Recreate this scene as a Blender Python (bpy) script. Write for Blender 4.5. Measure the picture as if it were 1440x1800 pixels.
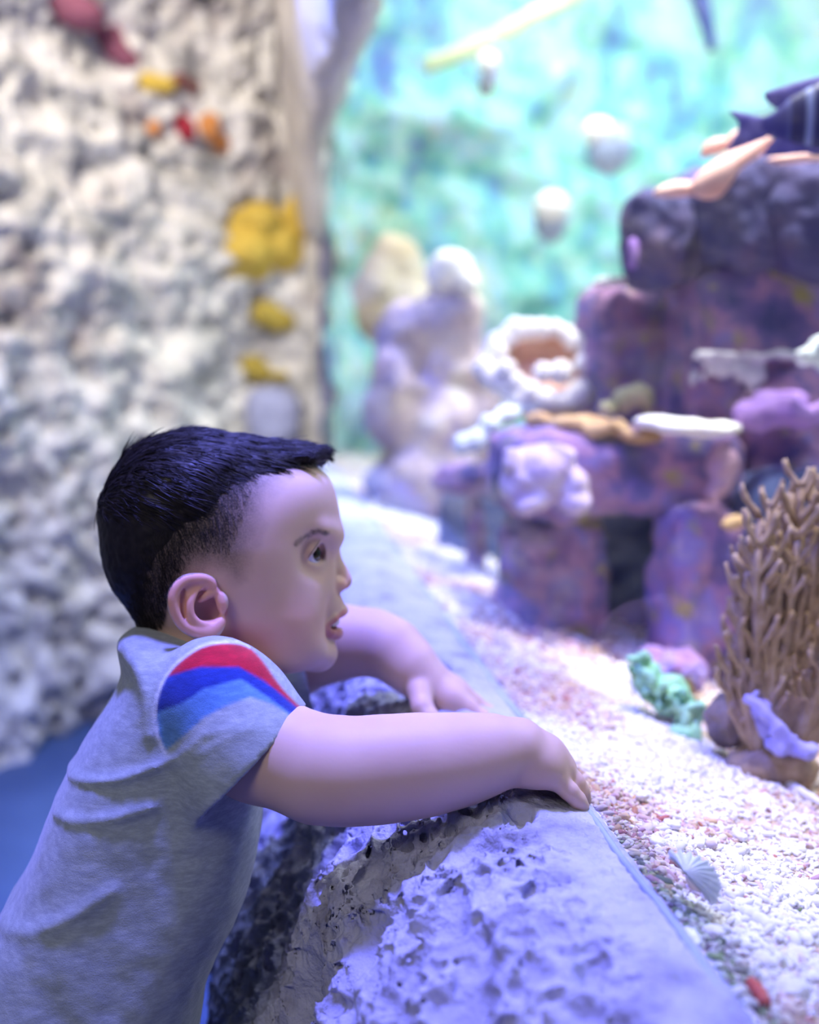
import bpy, math, random
import numpy as np
import time as _time
_T0 = _time.time()
def tick(n):
    print('TICK', n, round(_time.time() - _T0, 1))
from mathutils import Vector, Matrix

for _o in list(bpy.data.objects):
    bpy.data.objects.remove(_o)
SC = bpy.context.scene
COL = SC.collection
RNG = np.random.default_rng(7)
random.seed(7)

# ------------------------------------------------------------------ camera
FPX, CXP, CYP = 2000.0, 720.0, 900.0
TH = math.radians(8.0)
CAM = np.array([0.0, 0.0, 1.0])
FW = np.array([0.0, math.cos(TH), -math.sin(TH)])
UP = np.array([0.0, math.sin(TH), math.cos(TH)])
RT = np.array([1.0, 0.0, 0.0])
cd = bpy.data.cameras.new('camera')
cd.sensor_fit = 'VERTICAL'
cd.sensor_height = 24.0
cd.lens = FPX / 1800.0 * 24.0
cd.clip_start = 0.02
cd.dof.use_dof = True
cd.dof.focus_distance = 0.735
cd.dof.aperture_fstop = 1.9
cam = bpy.data.objects.new('camera', cd)
COL.objects.link(cam)
cam.location = CAM
cam.rotation_euler = (math.pi / 2 - TH, 0, 0)
SC.camera = cam

# ------------------------------------------------------------------ view + world + lights
SC.view_settings.view_transform = 'Standard'
SC.view_settings.look = 'None'
SC.view_settings.gamma = 1.0
SC.view_settings.use_curve_mapping = False
SC.view_settings.exposure = 0.88
SC.cycles.max_bounces = 8
SC.cycles.transparent_max_bounces = 12
SC.cycles.caustics_reflective = False
SC.cycles.caustics_refractive = False

# window frame: s runs along the glass away from the camera, n goes into the tank
TS = np.array([-0.1391, 0.9903, 0.0])
NS = np.array([0.9903, 0.1391, 0.0])
WO = np.array([0.2079, 0.0, 0.0])
def W(s, n, z):
    return WO + s * TS + n * NS + np.array([0, 0, z])

wd = bpy.data.worlds.new('world')
SC.world = wd
wd.use_nodes = True
wd.node_tree.nodes['Background'].inputs[0].default_value = (0.14, 0.20, 0.75, 1)
wd.node_tree.nodes['Background'].inputs[1].default_value = 0.17

def area(name, loc, aim, size, power, color, sy=None, spread=180):
    l = bpy.data.lights.new(name, 'AREA')
    l.size = size
    if sy:
        l.shape = 'RECTANGLE'
        l.size_y = sy
    l.energy = power
    l.color = color
    l.spread = math.radians(spread)
    o = bpy.data.objects.new(name, l)
    COL.objects.link(o)
    o.location = loc
    d = Vector(aim) - Vector(loc)
    o.rotation_euler = d.to_track_quat('-Z', 'Y').to_euler()
    return o

# tank lamps over the water, violet lamp over the ledge, warm lamp on the rock wall, unseen fill added behind the camera
area('tank_lamp', W(1.3, 0.85, 2.35), W(1.3, 0.75, 0.6), 1.0, 26, (0.92, 0.95, 1.0), sy=2.4)
area('tank_lamp_far', W(3.1, 1.0, 2.45), W(3.8, 1.1, 1.2), 1.2, 38, (0.95, 0.97, 1.0), sy=1.2)
area('violet_lamp', W(0.86, -0.20, 1.90), W(0.80, -0.14, 0.7), 0.12, 11.5, (0.17, 0.18, 1.0), spread=120)
area('violet_lamp_far', W(2.2, -0.55, 2.45), W(2.1, -0.10, 0.7), 0.3, 10, (0.18, 0.28, 1.0), spread=75)
def spot(name, loc, aim, power, color, angle, blend=0.6, r=0.08):
    l = bpy.data.lights.new(name, 'SPOT')
    l.energy = power; l.color = color; l.spot_size = math.radians(angle); l.spot_blend = blend; l.shadow_soft_size = r
    o = bpy.data.objects.new(name, l); COL.objects.link(o); o.location = loc
    o.rotation_euler = (Vector(aim) - Vector(loc)).to_track_quat('-Z', 'Y').to_euler()
    return o
spot('sand_boost', W(0.85, 0.42, 2.25), W(0.85, 0.34, 0.6), 46, (1.0, 0.86, 0.70), 27, 0.35, 0.10)  # narrow spot added to brighten the sand but not the ledge
spot('ruin_boost', W(1.30, 0.55, 2.5), W(1.52, 0.50, 0.8), 150, (1.0, 0.95, 0.90), 36, 0.5, 0.10)  # added spot that whitens the ruin tops and polyps, clear of the ledge
spot('reef_lamp', W(2.5, 0.75, 2.4), W(2.4, 0.30, 0.9), 150, (0.97, 0.98, 1.0), 34, 0.5, 0.10)
spot('wall_lamp', (-1.0, 0.9, 2.7), (-0.62, 3.1, 1.62), 175, (1.0, 0.91, 0.80), 58, 0.9)
area('room_fill', (-0.9, -0.9, 2.3), (-0.1, 0.85, 0.7), 0.7, 9, (1.0, 0.94, 0.86))

# ------------------------------------------------------------------ pixel helpers
def P(px, py, D):
    return CAM + D * (FW + (px - CXP) / FPX * RT + (CYP - py) / FPX * UP)

HC = P(390, 960, 0.85)
E2 = HC - CAM
E2 = E2 / np.linalg.norm(E2)
E1 = np.cross(E2, np.array([0, 0, 1.0]))
E1 /= np.linalg.norm(E1)
E3 = np.cross(E1, E2)
BOY = np.stack([E1, E2, E3])          # world -> local rows
S = 0.85 / FPX * 1.0
def toL(p):
    return BOY @ (np.asarray(p, float) - HC)
def toW(v):
    return np.asarray(v) @ BOY + HC
def Q(px, py, b=0.0):
    """point of the camera ray through a pixel that lies at depth b of the boy's own frame"""
    d = FW + (px - CXP) / FPX * RT + (CYP - py) / FPX * UP
    dl = BOY @ d
    ol = BOY @ (CAM - HC)
    t = (b - ol[1]) / dl[1]
    return ol + t * dl
def L(px, py, D):
    return toL(P(px, py, D))

# ------------------------------------------------------------------ numpy toolkit
def ss(x, a, b):
    t = np.clip((x - a) / (b - a), 0, 1)
    return t * t * (3 - 2 * t)

def _hash(ix, iy, iz, seed):
    M = np.uint32
    h = ix * M(374761393) + iy * M(668265263) + iz * M(2147483647) + M((seed * 974711) & 0xFFFFFFFF)
    h = (h ^ (h >> M(13))) * M(1274126177)
    h = (h ^ (h >> M(16))) * M(2246822519)
    return ((h ^ (h >> M(15))) & M(0xFFFFFF)).astype(np.float32) * np.float32(1 / 16777215.0)

def vnoise(p, freq, seed=0):
    q = (p * freq).astype(np.float32)
    i = np.floor(q).astype(np.int32)
    f = q - i
    f = f * f * (3 - 2 * f)
    i = i.astype(np.uint32)
    out = 0
    for dx in (0, 1):
        wx = f[:, 0] if dx else 1 - f[:, 0]
        for dy in (0, 1):
            wy = f[:, 1] if dy else 1 - f[:, 1]
            for dz in (0, 1):
                wz = f[:, 2] if dz else 1 - f[:, 2]
                out = out + wx * wy * wz * _hash(i[:, 0] + np.uint32(dx), i[:, 1] + np.uint32(dy), i[:, 2] + np.uint32(dz), seed)
    return out * 2 - 1

def fbm(p, freq, octv=4, seed=0, gain=0.5):
    a, o = 1.0, 0
    for k in range(octv):
        o = o + a * vnoise(p, freq * (2.03 ** k), seed + k)
        a *= gain
    return o

def worley(p, freq, seed=0):
    """distance to the nearest and second nearest jittered point, in cells"""
    q = (p * freq).astype(np.float32)
    i = np.floor(q).astype(np.int32)
    fr = q - i
    d1 = np.full(len(p), 9.0, np.float32)
    d2 = d1.copy()
    M = np.uint32
    i = i.astype(M)
    for dx in (-1, 0, 1):
        for dy in (-1, 0, 1):
            for dz in (-1, 0, 1):
                h = (i[:, 0] + M(dx & 0xFFFFFFFF)) * M(374761393) + (i[:, 1] + M(dy & 0xFFFFFFFF)) * M(668265263) + (i[:, 2] + M(dz & 0xFFFFFFFF)) * M(2147483647) + M(seed * 974711)
                h = (h ^ (h >> M(13))) * M(1274126177)
                h = (h ^ (h >> M(16))) * M(2246822519)
                h = h ^ (h >> M(15))
                e = (dx + (h & M(1023)).astype(np.float32) / 1023 - fr[:, 0]) ** 2
                e += (dy + ((h >> M(10)) & M(1023)).astype(np.float32) / 1023 - fr[:, 1]) ** 2
                e += (dz + ((h >> M(20)) & M(1023)).astype(np.float32) / 1023 - fr[:, 2]) ** 2
                d2 = np.minimum(d2, np.maximum(d1, e))
                d1 = np.minimum(d1, e)
    return np.sqrt(d1), np.sqrt(d2)

def smin(a, b, k):
    if k <= 0:
        return np.minimum(a, b)
    h = np.maximum(k - np.abs(a - b), 0) / k
    return np.minimum(a, b) - h * h * k * 0.25

def seg_dist2(x, z, pts, closed=False):
    """unsigned distance of 2D arrays to a polyline"""
    d = np.full(np.broadcast(x, z).shape, 1e9)
    n = len(pts)
    for i in range(n if closed else n - 1):
        ax, az = pts[i]
        bx, bz = pts[(i + 1) % n]
        ux, uz = bx - ax, bz - az
        L2 = ux * ux + uz * uz + 1e-18
        h = np.clip(((x - ax) * ux + (z - az) * uz) / L2, 0, 1)
        d = np.minimum(d, (x - ax - h * ux) ** 2 + (z - az - h * uz) ** 2)
    return np.sqrt(d)

def poly_sd(x, z, pts):
    """signed distance to a polygon, positive inside"""
    d = seg_dist2(x, z, pts, True)
    ins = np.zeros(d.shape, bool)
    n = len(pts)
    for i in range(n):
        ax, az = pts[i]
        bx, bz = pts[(i + 1) % n]
        c = ((az > z) != (bz > z)) & (x < (bx - ax) * (z - az) / (bz - az + 1e-18) + ax)
        ins ^= c
    return np.where(ins, d, -d)

def smooth_poly(pts, it=2):
    p = np.array(pts, float)
    for _ in range(it):
        q = 0.75 * p + 0.25 * np.roll(p, -1, 0)
        r = 0.25 * p + 0.75 * np.roll(p, -1, 0)
        p = np.stack([q, r], 1).reshape(-1, 2)
    return p

def axis(*segs):
    """segs: (start, stop, step) pieces laid end to end"""
    out = []
    for a, b, st in segs:
        n = max(1, int(round((b - a) / st)))
        out.append(np.linspace(a, b, n, endpoint=False))
    out.append([segs[-1][1]])
    return np.concatenate(out)

class Vol:
    """a rectilinear grid holding a signed distance field"""
    def __init__(self, xs, ys, zs):
        self.ax = [np.asarray(xs, np.float32), np.asarray(ys, np.float32), np.asarray(zs, np.float32)]
        self.F = np.full(tuple(len(a) for a in self.ax), 0.5, np.float32)
    def blk(self, lo, hi):
        sl = []
        for a, l, h in zip(self.ax, lo, hi):
            sl.append(slice(max(0, int(np.searchsorted(a, l)) - 1), min(len(a), int(np.searchsorted(a, h)) + 1)))
        sl = tuple(sl)
        return sl, self.ax[0][sl[0]][:, None, None], self.ax[1][sl[1]][None, :, None], self.ax[2][sl[2]][None, None, :]
    def put(self, fn, lo, hi, k=0.0, sub=False):
        sl, x, y, z = self.blk(lo, hi)
        if min(s.stop - s.start for s in sl) <= 0:
            return
        d = fn(x, y, z).astype(np.float32)
        G = self.F[sl]
        self.F[sl] = -smin(-G, d, k) if sub else smin(G, d, k)
    def cone(self, a, b, ra, rb, k=0.0, sub=False, flat=None):
        a = np.asarray(a, float); b = np.asarray(b, float)
        m = max(ra, rb) + k + 0.006
        u = b - a
        L2 = float(u @ u) + 1e-12
        def fn(x, y, z):
            h = np.clip(((x - a[0]) * u[0] + (y - a[1]) * u[1] + (z - a[2]) * u[2]) / L2, 0, 1)
            return np.sqrt((x - a[0] - h * u[0]) ** 2 + (y - a[1] - h * u[1]) ** 2 + (z - a[2] - h * u[2]) ** 2) - (ra + (rb - ra) * h)
        self.put(fn, np.minimum(a, b) - m, np.maximum(a, b) + m, k, sub)
    def chain(self, pts, k=0.0):
        for p, q in zip(pts[:-1], pts[1:]):
            self.cone(p[0], q[0], p[1], q[1], k)
    def ell(self, c, r, k=0.0, sub=False, rot=None):
        c = np.asarray(c, float); r = np.asarray(r, float)
        m = float(r.max()) + k + 0.006
        R = np.eye(3) if rot is None else np.asarray(rot, float)
        def fn(x, y, z):
            X, Y, Z = x - c[0], y - c[1], z - c[2]
            A = (R[0, 0] * X + R[0, 1] * Y + R[0, 2] * Z)
            B = (R[1, 0] * X + R[1, 1] * Y + R[1, 2] * Z)
            C = (R[2, 0] * X + R[2, 1] * Y + R[2, 2] * Z)
            k0 = np.sqrt((A / r[0]) ** 2 + (B / r[1]) ** 2 + (C / r[2]) ** 2) + 1e-9
            k1 = np.sqrt((A / r[0] ** 2) ** 2 + (B / r[1] ** 2) ** 2 + (C / r[2] ** 2) ** 2) + 1e-9
            return k0 * (k0 - 1) / k1
        self.put(fn, c - m, c + m, k, sub)
    def band(self, w):
        return np.nonzero(np.abs(self.F) < w)
    def pts(self, idx):
        return np.stack([self.ax[k][idx[k]] for k in range(3)], 1)
    def mesh(self, smooth=1):
        F = self.F
        s = F < 0
        cnt = np.zeros(tuple(n - 1 for n in F.shape), np.int8)
        for dx in (0, 1):
            for dy in (0, 1):
                for dz in (0, 1):
                    cnt += s[dx:dx + cnt.shape[0], dy:dy + cnt.shape[1], dz:dz + cnt.shape[2]]
        act = (cnt > 0) & (cnt < 8)
        del cnt
        I = np.nonzero(act)
        vid = np.full(act.shape, -1, np.int32)
        vid[I] = np.arange(len(I[0]), dtype=np.int32)
        acc = np.zeros((len(I[0]), 3)); num = np.zeros(len(I[0]))
        for axs in range(3):
            o1, o2 = [k for k in range(3) if k != axs]
            for u in (0, 1):
                for v in (0, 1):
                    i0 = [I[0].copy(), I[1].copy(), I[2].copy()]
                    i0[o1] += u; i0[o2] += v
                    i1 = [q.copy() for q in i0]; i1[axs] += 1
                    f0 = F[tuple(i0)].astype(float); f1 = F[tuple(i1)].astype(float)
                    c = (f0 < 0) != (f1 < 0)
                    t = np.where(c, f0 / np.where(c, f0 - f1, 1), 0)
                    p = np.empty((len(t), 3))
                    p[:, o1] = self.ax[o1][i0[o1]]; p[:, o2] = self.ax[o2][i0[o2]]
                    xa = self.ax[axs][i0[axs]]; xb = self.ax[axs][i1[axs]]
                    p[:, axs] = xa + t * (xb - xa)
                    acc += p * c[:, None]; num += c
        V = acc / num[:, None]
        quads = []
        for axs in range(3):
            o1, o2 = [(1, 2), (2, 0), (0, 1)][axs]
            sl0 = [slice(None)] * 3; sl1 = [slice(None)] * 3
            sl0[axs] = slice(0, -1); sl1[axs] = slice(1, None)
            for o in (o1, o2):
                sl0[o] = slice(1, -1); sl1[o] = slice(1, -1)
            a0, a1 = s[tuple(sl0)], s[tuple(sl1)]
            E = np.nonzero(a0 != a1)
            fl = a0[E]
            ii = [None] * 3
            for k in range(3):
                ii[k] = E[k] + (0 if k == axs else 1)
            def cell(d1, d2):
                c = list(ii); c[o1] = ii[o1] - d1; c[o2] = ii[o2] - d2
                return vid[tuple(c)]
            q = np.stack([cell(1, 1), cell(0, 1), cell(0, 0), cell(1, 0)], 1)
            q[~fl] = q[~fl][:, ::-1]
            quads.append(q)
        Qd = np.concatenate(quads)
        Qd = Qd[(Qd >= 0).all(1)]
        for _ in range(smooth):
            V = laplace(V, Qd, 0.5)
        return V, Qd

def laplace(V, Qd, w):
    e = np.concatenate([Qd[:, [0, 1]], Qd[:, [1, 2]], Qd[:, [2, 3]], Qd[:, [3, 0]]])
    n = len(V)
    deg = np.bincount(e[:, 0], minlength=n) + np.bincount(e[:, 1], minlength=n)
    out = np.empty_like(V)
    for k in range(3):
        out[:, k] = np.bincount(e[:, 0], V[e[:, 1], k], n) + np.bincount(e[:, 1], V[e[:, 0], k], n)
    out /= np.maximum(deg, 1)[:, None]
    return np.where(deg[:, None] > 0, V + w * (out - V), V)

def normals(V, Qd):
    a = V[Qd[:, 2]] - V[Qd[:, 0]]
    b = V[Qd[:, 3]] - V[Qd[:, 1]]
    fn = np.cross(a, b)
    N = np.zeros_like(V)
    for c in range(4):
        for k in range(3):
            N[:, k] += np.bincount(Qd[:, c], fn[:, k], len(V))
    return N / (np.linalg.norm(N, axis=1, keepdims=True) + 1e-12)

def mesh_np(name, V, faces, mat=None, parent=None, smooth=True, attrs=None):
    """faces: (n, 3 or 4) int array"""
    me = bpy.data.meshes.new(name)
    V = np.ascontiguousarray(V, np.float32); faces = np.ascontiguousarray(faces, np.int32)
    k = faces.shape[1]
    me.vertices.add(len(V)); me.vertices.foreach_set('co', V.ravel())
    me.loops.add(faces.size); me.loops.foreach_set('vertex_index', faces.ravel())
    me.polygons.add(len(faces))
    me.polygons.foreach_set('loop_start', np.arange(0, faces.size, k, dtype=np.int32))
    me.polygons.foreach_set('use_smooth', np.full(len(faces), bool(smooth)))
    for an, (typ, val) in (attrs or {}).items():
        at = me.attributes.new(an, typ, 'POINT')
        if typ == 'FLOAT':
            at.data.foreach_set('value', np.ascontiguousarray(val, np.float32))
        else:
            at.data.foreach_set('color', np.ascontiguousarray(val, np.float32).ravel())
    me.update(calc_edges=True)
    me.validate()
    if mat:
        me.materials.append(mat)
    o = bpy.data.objects.new(name, me)
    COL.objects.link(o)
    if parent:
        o.parent = parent
    return o

def tag(o, label=None, cat=None, group=None, kind=None):
    if label: o['label'] = label
    if cat: o['category'] = cat
    if group: o['group'] = group
    if kind: o['kind'] = kind
    return o

def empty(name, loc, label, cat, group=None):
    o = bpy.data.objects.new(name, None)
    o.empty_display_size = 0.02
    COL.objects.link(o)
    o.location = loc
    return tag(o, label, cat, group)

def adopt(o, root):
    """parent o to an empty that sits away from the origin, keeping its world-space mesh"""
    o.parent = root
    o.matrix_parent_inverse = Matrix.Translation(root.location).inverted()
    return o

def tubes(curves, radii, sides=5, cap=True):
    """curves: list of (k,3) arrays, radii: list of (k,) arrays -> V, quads"""
    Vs, Fs, off = [], [], 0
    ang = np.linspace(0, 2 * math.pi, sides, endpoint=False)
    for c, r in zip(curves, radii):
        c = np.asarray(c, float); k = len(c)
        t = np.gradient(c, axis=0)
        t /= np.linalg.norm(t, axis=1, keepdims=True) + 1e-12
        ref = np.array([0.31, 0.17, 0.94])
        if abs(t[0] @ ref) > 0.93: ref = np.array([0.94, 0.1, 0.2])
        u = np.cross(t, ref); u /= np.linalg.norm(u, axis=1, keepdims=True) + 1e-12
        v = np.cross(t, u)
        ring = c[:, None, :] + (u[:, None, :] * np.cos(ang)[None, :, None] + v[:, None, :] * np.sin(ang)[None, :, None]) * np.asarray(r)[:, None, None]
        Vs.append(ring.reshape(-1, 3))
        i = np.arange(k - 1)[:, None] * sides; j = np.arange(sides)[None, :]
        jn = (j + 1) % sides
        q = np.stack([i + j, i + jn, i + sides + jn, i + sides + j], -1).reshape(-1, 4) + off
        Fs.append(q); off += k * sides
        if cap:
            Vs.append(c[[0, -1]])
            a0 = off; off += 2
            b0 = a0 - k * sides
            Fs.append(np.stack([b0 + jn[0], b0 + j[0], np.full(sides, a0), np.full(sides, a0)], 1))
            e0 = b0 + (k - 1) * sides
            Fs.append(np.stack([e0 + j[0], e0 + jn[0], np.full(sides, a0 + 1), np.full(sides, a0 + 1)], 1))
    return np.concatenate(Vs), np.concatenate(Fs)

def tri_mesh(name, V, faces, mat=None, parent=None, smooth=True, attrs=None):
    """quads whose last two indices coincide become triangles"""
    faces = np.asarray(faces)
    if faces.shape[1] == 4:
        deg = faces[:, 2] == faces[:, 3]
        a = faces[:, [0, 1, 2]]; b = faces[~deg][:, [0, 2, 3]]
        faces = np.concatenate([a, b])
    return mesh_np(name, V, faces, mat, parent, smooth, attrs)

_CS = {}
def cube_sphere(n):
    if n in _CS: return _CS[n]
    g = np.linspace(-1, 1, n + 1)
    g = np.tan(g * math.pi / 4)
    Vs, Fs, off = [], [], 0
    A, B = np.meshgrid(g, g, indexing='ij')
    one = np.ones_like(A)
    for f in ((one, A, B), (-one, B, A), (B, one, A), (A, -one, B), (A, B, one), (B, A, -one)):
        Vs.append(np.stack(f, -1).reshape(-1, 3))
        i = np.arange(n)[:, None] * (n + 1); j = np.arange(n)[None, :]
        Fs.append(np.stack([i + j, i + n + 1 + j, i + n + 2 + j, i + 1 + j], -1).reshape(-1, 4) + off)
        off += (n + 1) ** 2
    V = np.concatenate(Vs); F = np.concatenate(Fs)
    key = np.round(V * 1e5).astype(np.int64)
    _, first, inv = np.unique(key, axis=0, return_index=True, return_inverse=True)
    V = V[first]; F = inv.reshape(-1)[F]
    V = V / np.linalg.norm(V, axis=1, keepdims=True)
    _CS[n] = (V, F)
    return _CS[n]

def rock_np(c, half, p=4.0, amp=0.06, freq=3.0, n=24, seed=0, yaw=0.0, tilt=0.0, octv=4):
    d, F = cube_sphere(n)
    r = 1.0 / (np.abs(d) ** p).sum(1) ** (1 / p)
    V = d * r[:, None] * np.asarray(half, float)
    sc = float(np.mean(half))
    nz = fbm(V / sc + seed * 3.7, freq / 2, octv, seed)
    V = V + d * (nz * amp * sc)[:, None]
    cy, sy = math.cos(yaw), math.sin(yaw)
    ct, st = math.cos(tilt), math.sin(tilt)
    Rz = np.array([[cy, -sy, 0], [sy, cy, 0], [0, 0, 1]])
    Ry = np.array([[ct, 0, st], [0, 1, 0], [-st, 0, ct]])
    return V @ (Rz @ Ry).T + np.asarray(c), F

def rock(name, c, half, mat, label=None, cat=None, group=None, parent=None, **kw):
    V, F = rock_np(c, half, **kw)
    o = mesh_np(name, V, F, mat)
    if parent is not None: adopt(o, parent)
    return tag(o, label, cat, group)

def blobs_np(spheres, k, res, noise=0.0, freq=60, seed=0, smooth=1):
    c = np.array([s[0] for s in spheres], float)
    r = np.array([s[1] if np.ndim(s[1]) == 0 else max(s[1]) for s in spheres], float)
    lo = (c - r[:, None]).min(0) - 3 * res - k - noise
    hi = (c + r[:, None]).max(0) + 3 * res + k + noise
    v = Vol(*[np.arange(lo[i], hi[i] + res, res) for i in range(3)])
    for cc, rr in spheres:
        rr = (rr,) * 3 if np.ndim(rr) == 0 else rr
        v.ell(cc, rr, k)
    if noise:
        ix = v.band(noise * 3 + res * 2)
        v.F[ix] += noise * fbm(v.pts(ix), freq, 3, seed)
    return v.mesh(smooth)

def blobs(name, spheres, k, res, mat, label=None, cat=None, group=None, parent=None, noise=0.0, freq=60, seed=0):
    V, F = blobs_np(spheres, k, res, noise, freq, seed)
    o = mesh_np(name, V, F, mat)
    if parent is not None: adopt(o, parent)
    return tag(o, label, cat, group)

# ------------------------------------------------------------------ materials
def new_mat(name):
    m = bpy.data.materials.new(name)
    m.use_nodes = True
    nt = m.node_tree
    return m, nt, nt.nodes['Principled BSDF']

def N(nt, typ, **kw):
    n = nt.nodes.new(typ)
    for k, v in kw.items():
        if k == 'ins':
            for a, b in v.items(): n.inputs[a].default_value = b
        else:
            setattr(n, k, v)
    return n

def ramp(nt, stops, interp='LINEAR'):
    r = nt.nodes.new('ShaderNodeValToRGB')
    cr = r.color_ramp
    cr.interpolation = interp
    while len(cr.elements) > 1: cr.elements.remove(cr.elements[-1])
    cr.elements[0].position = stops[0][0]; cr.elements[0].color = (*stops[0][1], 1)
    for p, c in stops[1:]:
        e = cr.elements.new(p); e.color = (*c, 1)
    return r

def mottled(name, stops, scale=8.0, detail=5, rough=0.85, bump=0.0, bscale=60, dist=0.003, spots=None, spec=0.3):
    m, nt, b = new_mat(name)
    tc = N(nt, 'ShaderNodeTexCoord')
    no = N(nt, 'ShaderNodeTexNoise', ins={'Scale': scale, 'Detail': detail, 'Roughness': 0.6})
    nt.links.new(tc.outputs['Object'], no.inputs['Vector'])
    r = ramp(nt, stops)
    nt.links.new(no.outputs['Fac'], r.inputs['Fac'])
    col = r.outputs['Color']
    if spots:
        sc, lo, hi, c = spots
        n2 = N(nt, 'ShaderNodeTexNoise', ins={'Scale': sc, 'Detail': 3})
        n2.noise_dimensions = '4D'; n2.inputs['W'].default_value = 3.3
        nt.links.new(tc.outputs['Object'], n2.inputs['Vector'])
        r2 = ramp(nt, [(lo, (0, 0, 0)), (hi, (1, 1, 1))])
        nt.links.new(n2.outputs['Fac'], r2.inputs['Fac'])
        mx = N(nt, 'ShaderNodeMix', data_type='RGBA')
        mx.inputs['B'].default_value = (*c, 1)
        nt.links.new(r2.outputs['Color'], mx.inputs['Factor'])
        nt.links.new(col, mx.inputs['A'])
        col = mx.outputs['Result']
    nt.links.new(col, b.inputs['Base Color'])
    b.inputs['Roughness'].default_value = rough
    b.inputs['Specular IOR Level'].default_value = spec
    if bump:
        bn = N(nt, 'ShaderNodeTexNoise', ins={'Scale': bscale, 'Detail': 4})
        nt.links.new(tc.outputs['Object'], bn.inputs['Vector'])
        bp = N(nt, 'ShaderNodeBump', ins={'Strength': bump, 'Distance': dist})
        nt.links.new(bn.outputs['Fac'], bp.inputs['Height'])
        nt.links.new(bp.outputs['Normal'], b.inputs['Normal'])
    return m

def plain(name, c, rough=0.6, spec=0.4, sss=0.0):
    g = [0.82, 1.0, 1.12]
    return mottled(name, [(0.3, tuple(min(1, v * g[0]) for v in c)), (0.5, c), (0.7, tuple(min(1, v * g[2]) for v in c))], 25, 3, rough, spec=spec)

# ================================================================== THE SETTING
ROCKM = mottled('ledge_rock', [(0.28, (0.19, 0.18, 0.21)), (0.45, (0.36, 0.36, 0.46)), (0.62, (0.45, 0.45, 0.55)), (0.8, (0.28, 0.28, 0.30))], 22, 6, 0.78, 0.9, 230, 0.003, spec=0.35)
WALLM = mottled('reef_wall_rock', [(0.30, (0.20, 0.20, 0.20)), (0.42, (0.46, 0.45, 0.43)), (0.55, (0.70, 0.68, 0.64)), (0.75, (0.80, 0.78, 0.74))], 9, 7, 0.9, 0.5, 60, 0.01, spots=(5.0, 0.56, 0.72, (0.36, 0.30, 0.29)))
SMOOTHM = mottled('plaster_rock', [(0.3, (0.50, 0.46, 0.42)), (0.6, (0.62, 0.58, 0.54))], 6, 5, 0.9, 0.3, 40, 0.01)
FLOORM = mottled('blue_floor', [(0.3, (0.05, 0.09, 0.20)), (0.7, (0.07, 0.12, 0.26))], 5, 4, 0.45)

# floor of the walkway
V = np.array([[-4, -3, 0], [1.2, -3, 0], [1.2, 5, 0], [-4, 5, 0], [-4, -3, -0.05], [1.2, -3, -0.05], [1.2, 5, -0.05], [-4, 5, -0.05]], float)
F = np.array([[0, 1, 2, 3], [7, 6, 5, 4], [0, 4, 5, 1], [1, 5, 6, 2], [2, 6, 7, 3], [3, 7, 4, 0]])
tag(mesh_np('floor', V, F, FLOORM, smooth=False), kind='structure')

# ---- the rock ledge under the window, pitted like weathered coral stone
LEDGE = [(0.06, 0.700), (0.012, 0.704), (-0.02, 0.711), (-0.055, 0.716), (-0.095, 0.704), (-0.135, 0.674), (-0.165, 0.625), (-0.190, 0.57), (-0.220, 0.50), (-0.238, 0.44), (-0.243, 0.36), (-0.24, 0.25), (-0.24, -0.01), (0.06, -0.01)]
LEDGE = smooth_poly([LEDGE[0]] + LEDGE[1:], 2)
lv = Vol(axis((0.28, 1.16, 0.0021), (1.16, 1.6, 0.005), (1.6, 3.40, 0.014)), axis((-0.30, -0.21, 0.004), (-0.21, -0.17, 0.0028), (-0.17, 0.014, 0.0021)), axis((-0.02, 0.40, 0.010), (0.40, 0.50, 0.0035), (0.50, 0.752, 0.0021)))
sa, na, za = lv.ax
ld2 = -poly_sd(na[:, None], za[None, :], LEDGE)
lv.F[:] = ld2[None].astype(np.float32)
tick('ledge base')
# broad undulation along the ledge, worked out on a coarse lattice and interpolated
def coarse_field(vol, fn, step):
    ca = [np.append(a_[::step], a_[-1] + 1e-3) for a_ in vol.ax]
    gx, gy, gz = np.meshgrid(*ca, indexing='ij')
    f_ = fn(np.stack([gx.ravel(), gy.ravel(), gz.ravel()], 1)).reshape(gx.shape).astype(np.float32)
    for k in range(3):
        a_ = vol.ax[k]
        i_ = np.clip(np.searchsorted(ca[k], a_, side='right') - 1, 0, len(ca[k]) - 2)
        w_ = ((a_ - ca[k][i_]) / (ca[k][i_ + 1] - ca[k][i_])).astype(np.float32)
        sh_ = [1, 1, 1]; sh_[k] = len(a_)
        w_ = w_.reshape(sh_)
        f_ = np.take(f_, i_, axis=k) * (1 - w_) + np.take(f_, i_ + 1, axis=k) * w_
    return f_
def undulate(pp):
    keepsill = ss(-pp[:, 1], 0.0, 0.06)
    face = ss(-pp[:, 1], 0.10, 0.17)
    und = 0.011 * fbm(pp * np.array([1, 1.3, 1]), 7.0, 3, 21) + 0.022 * face * fbm(pp * np.array([1, 1, 0.5]), 13.0, 3, 33)
    hump = 0.020 * np.exp(-((pp[:, 0] - 0.97) / 0.09) ** 2 - ((pp[:, 1] + 0.150) / 0.05) ** 2) * ss(pp[:, 2], 0.55, 0.70)
    return und * keepsill + hump
lv.F -= coarse_field(lv, undulate, 4)
tick('und')
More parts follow.
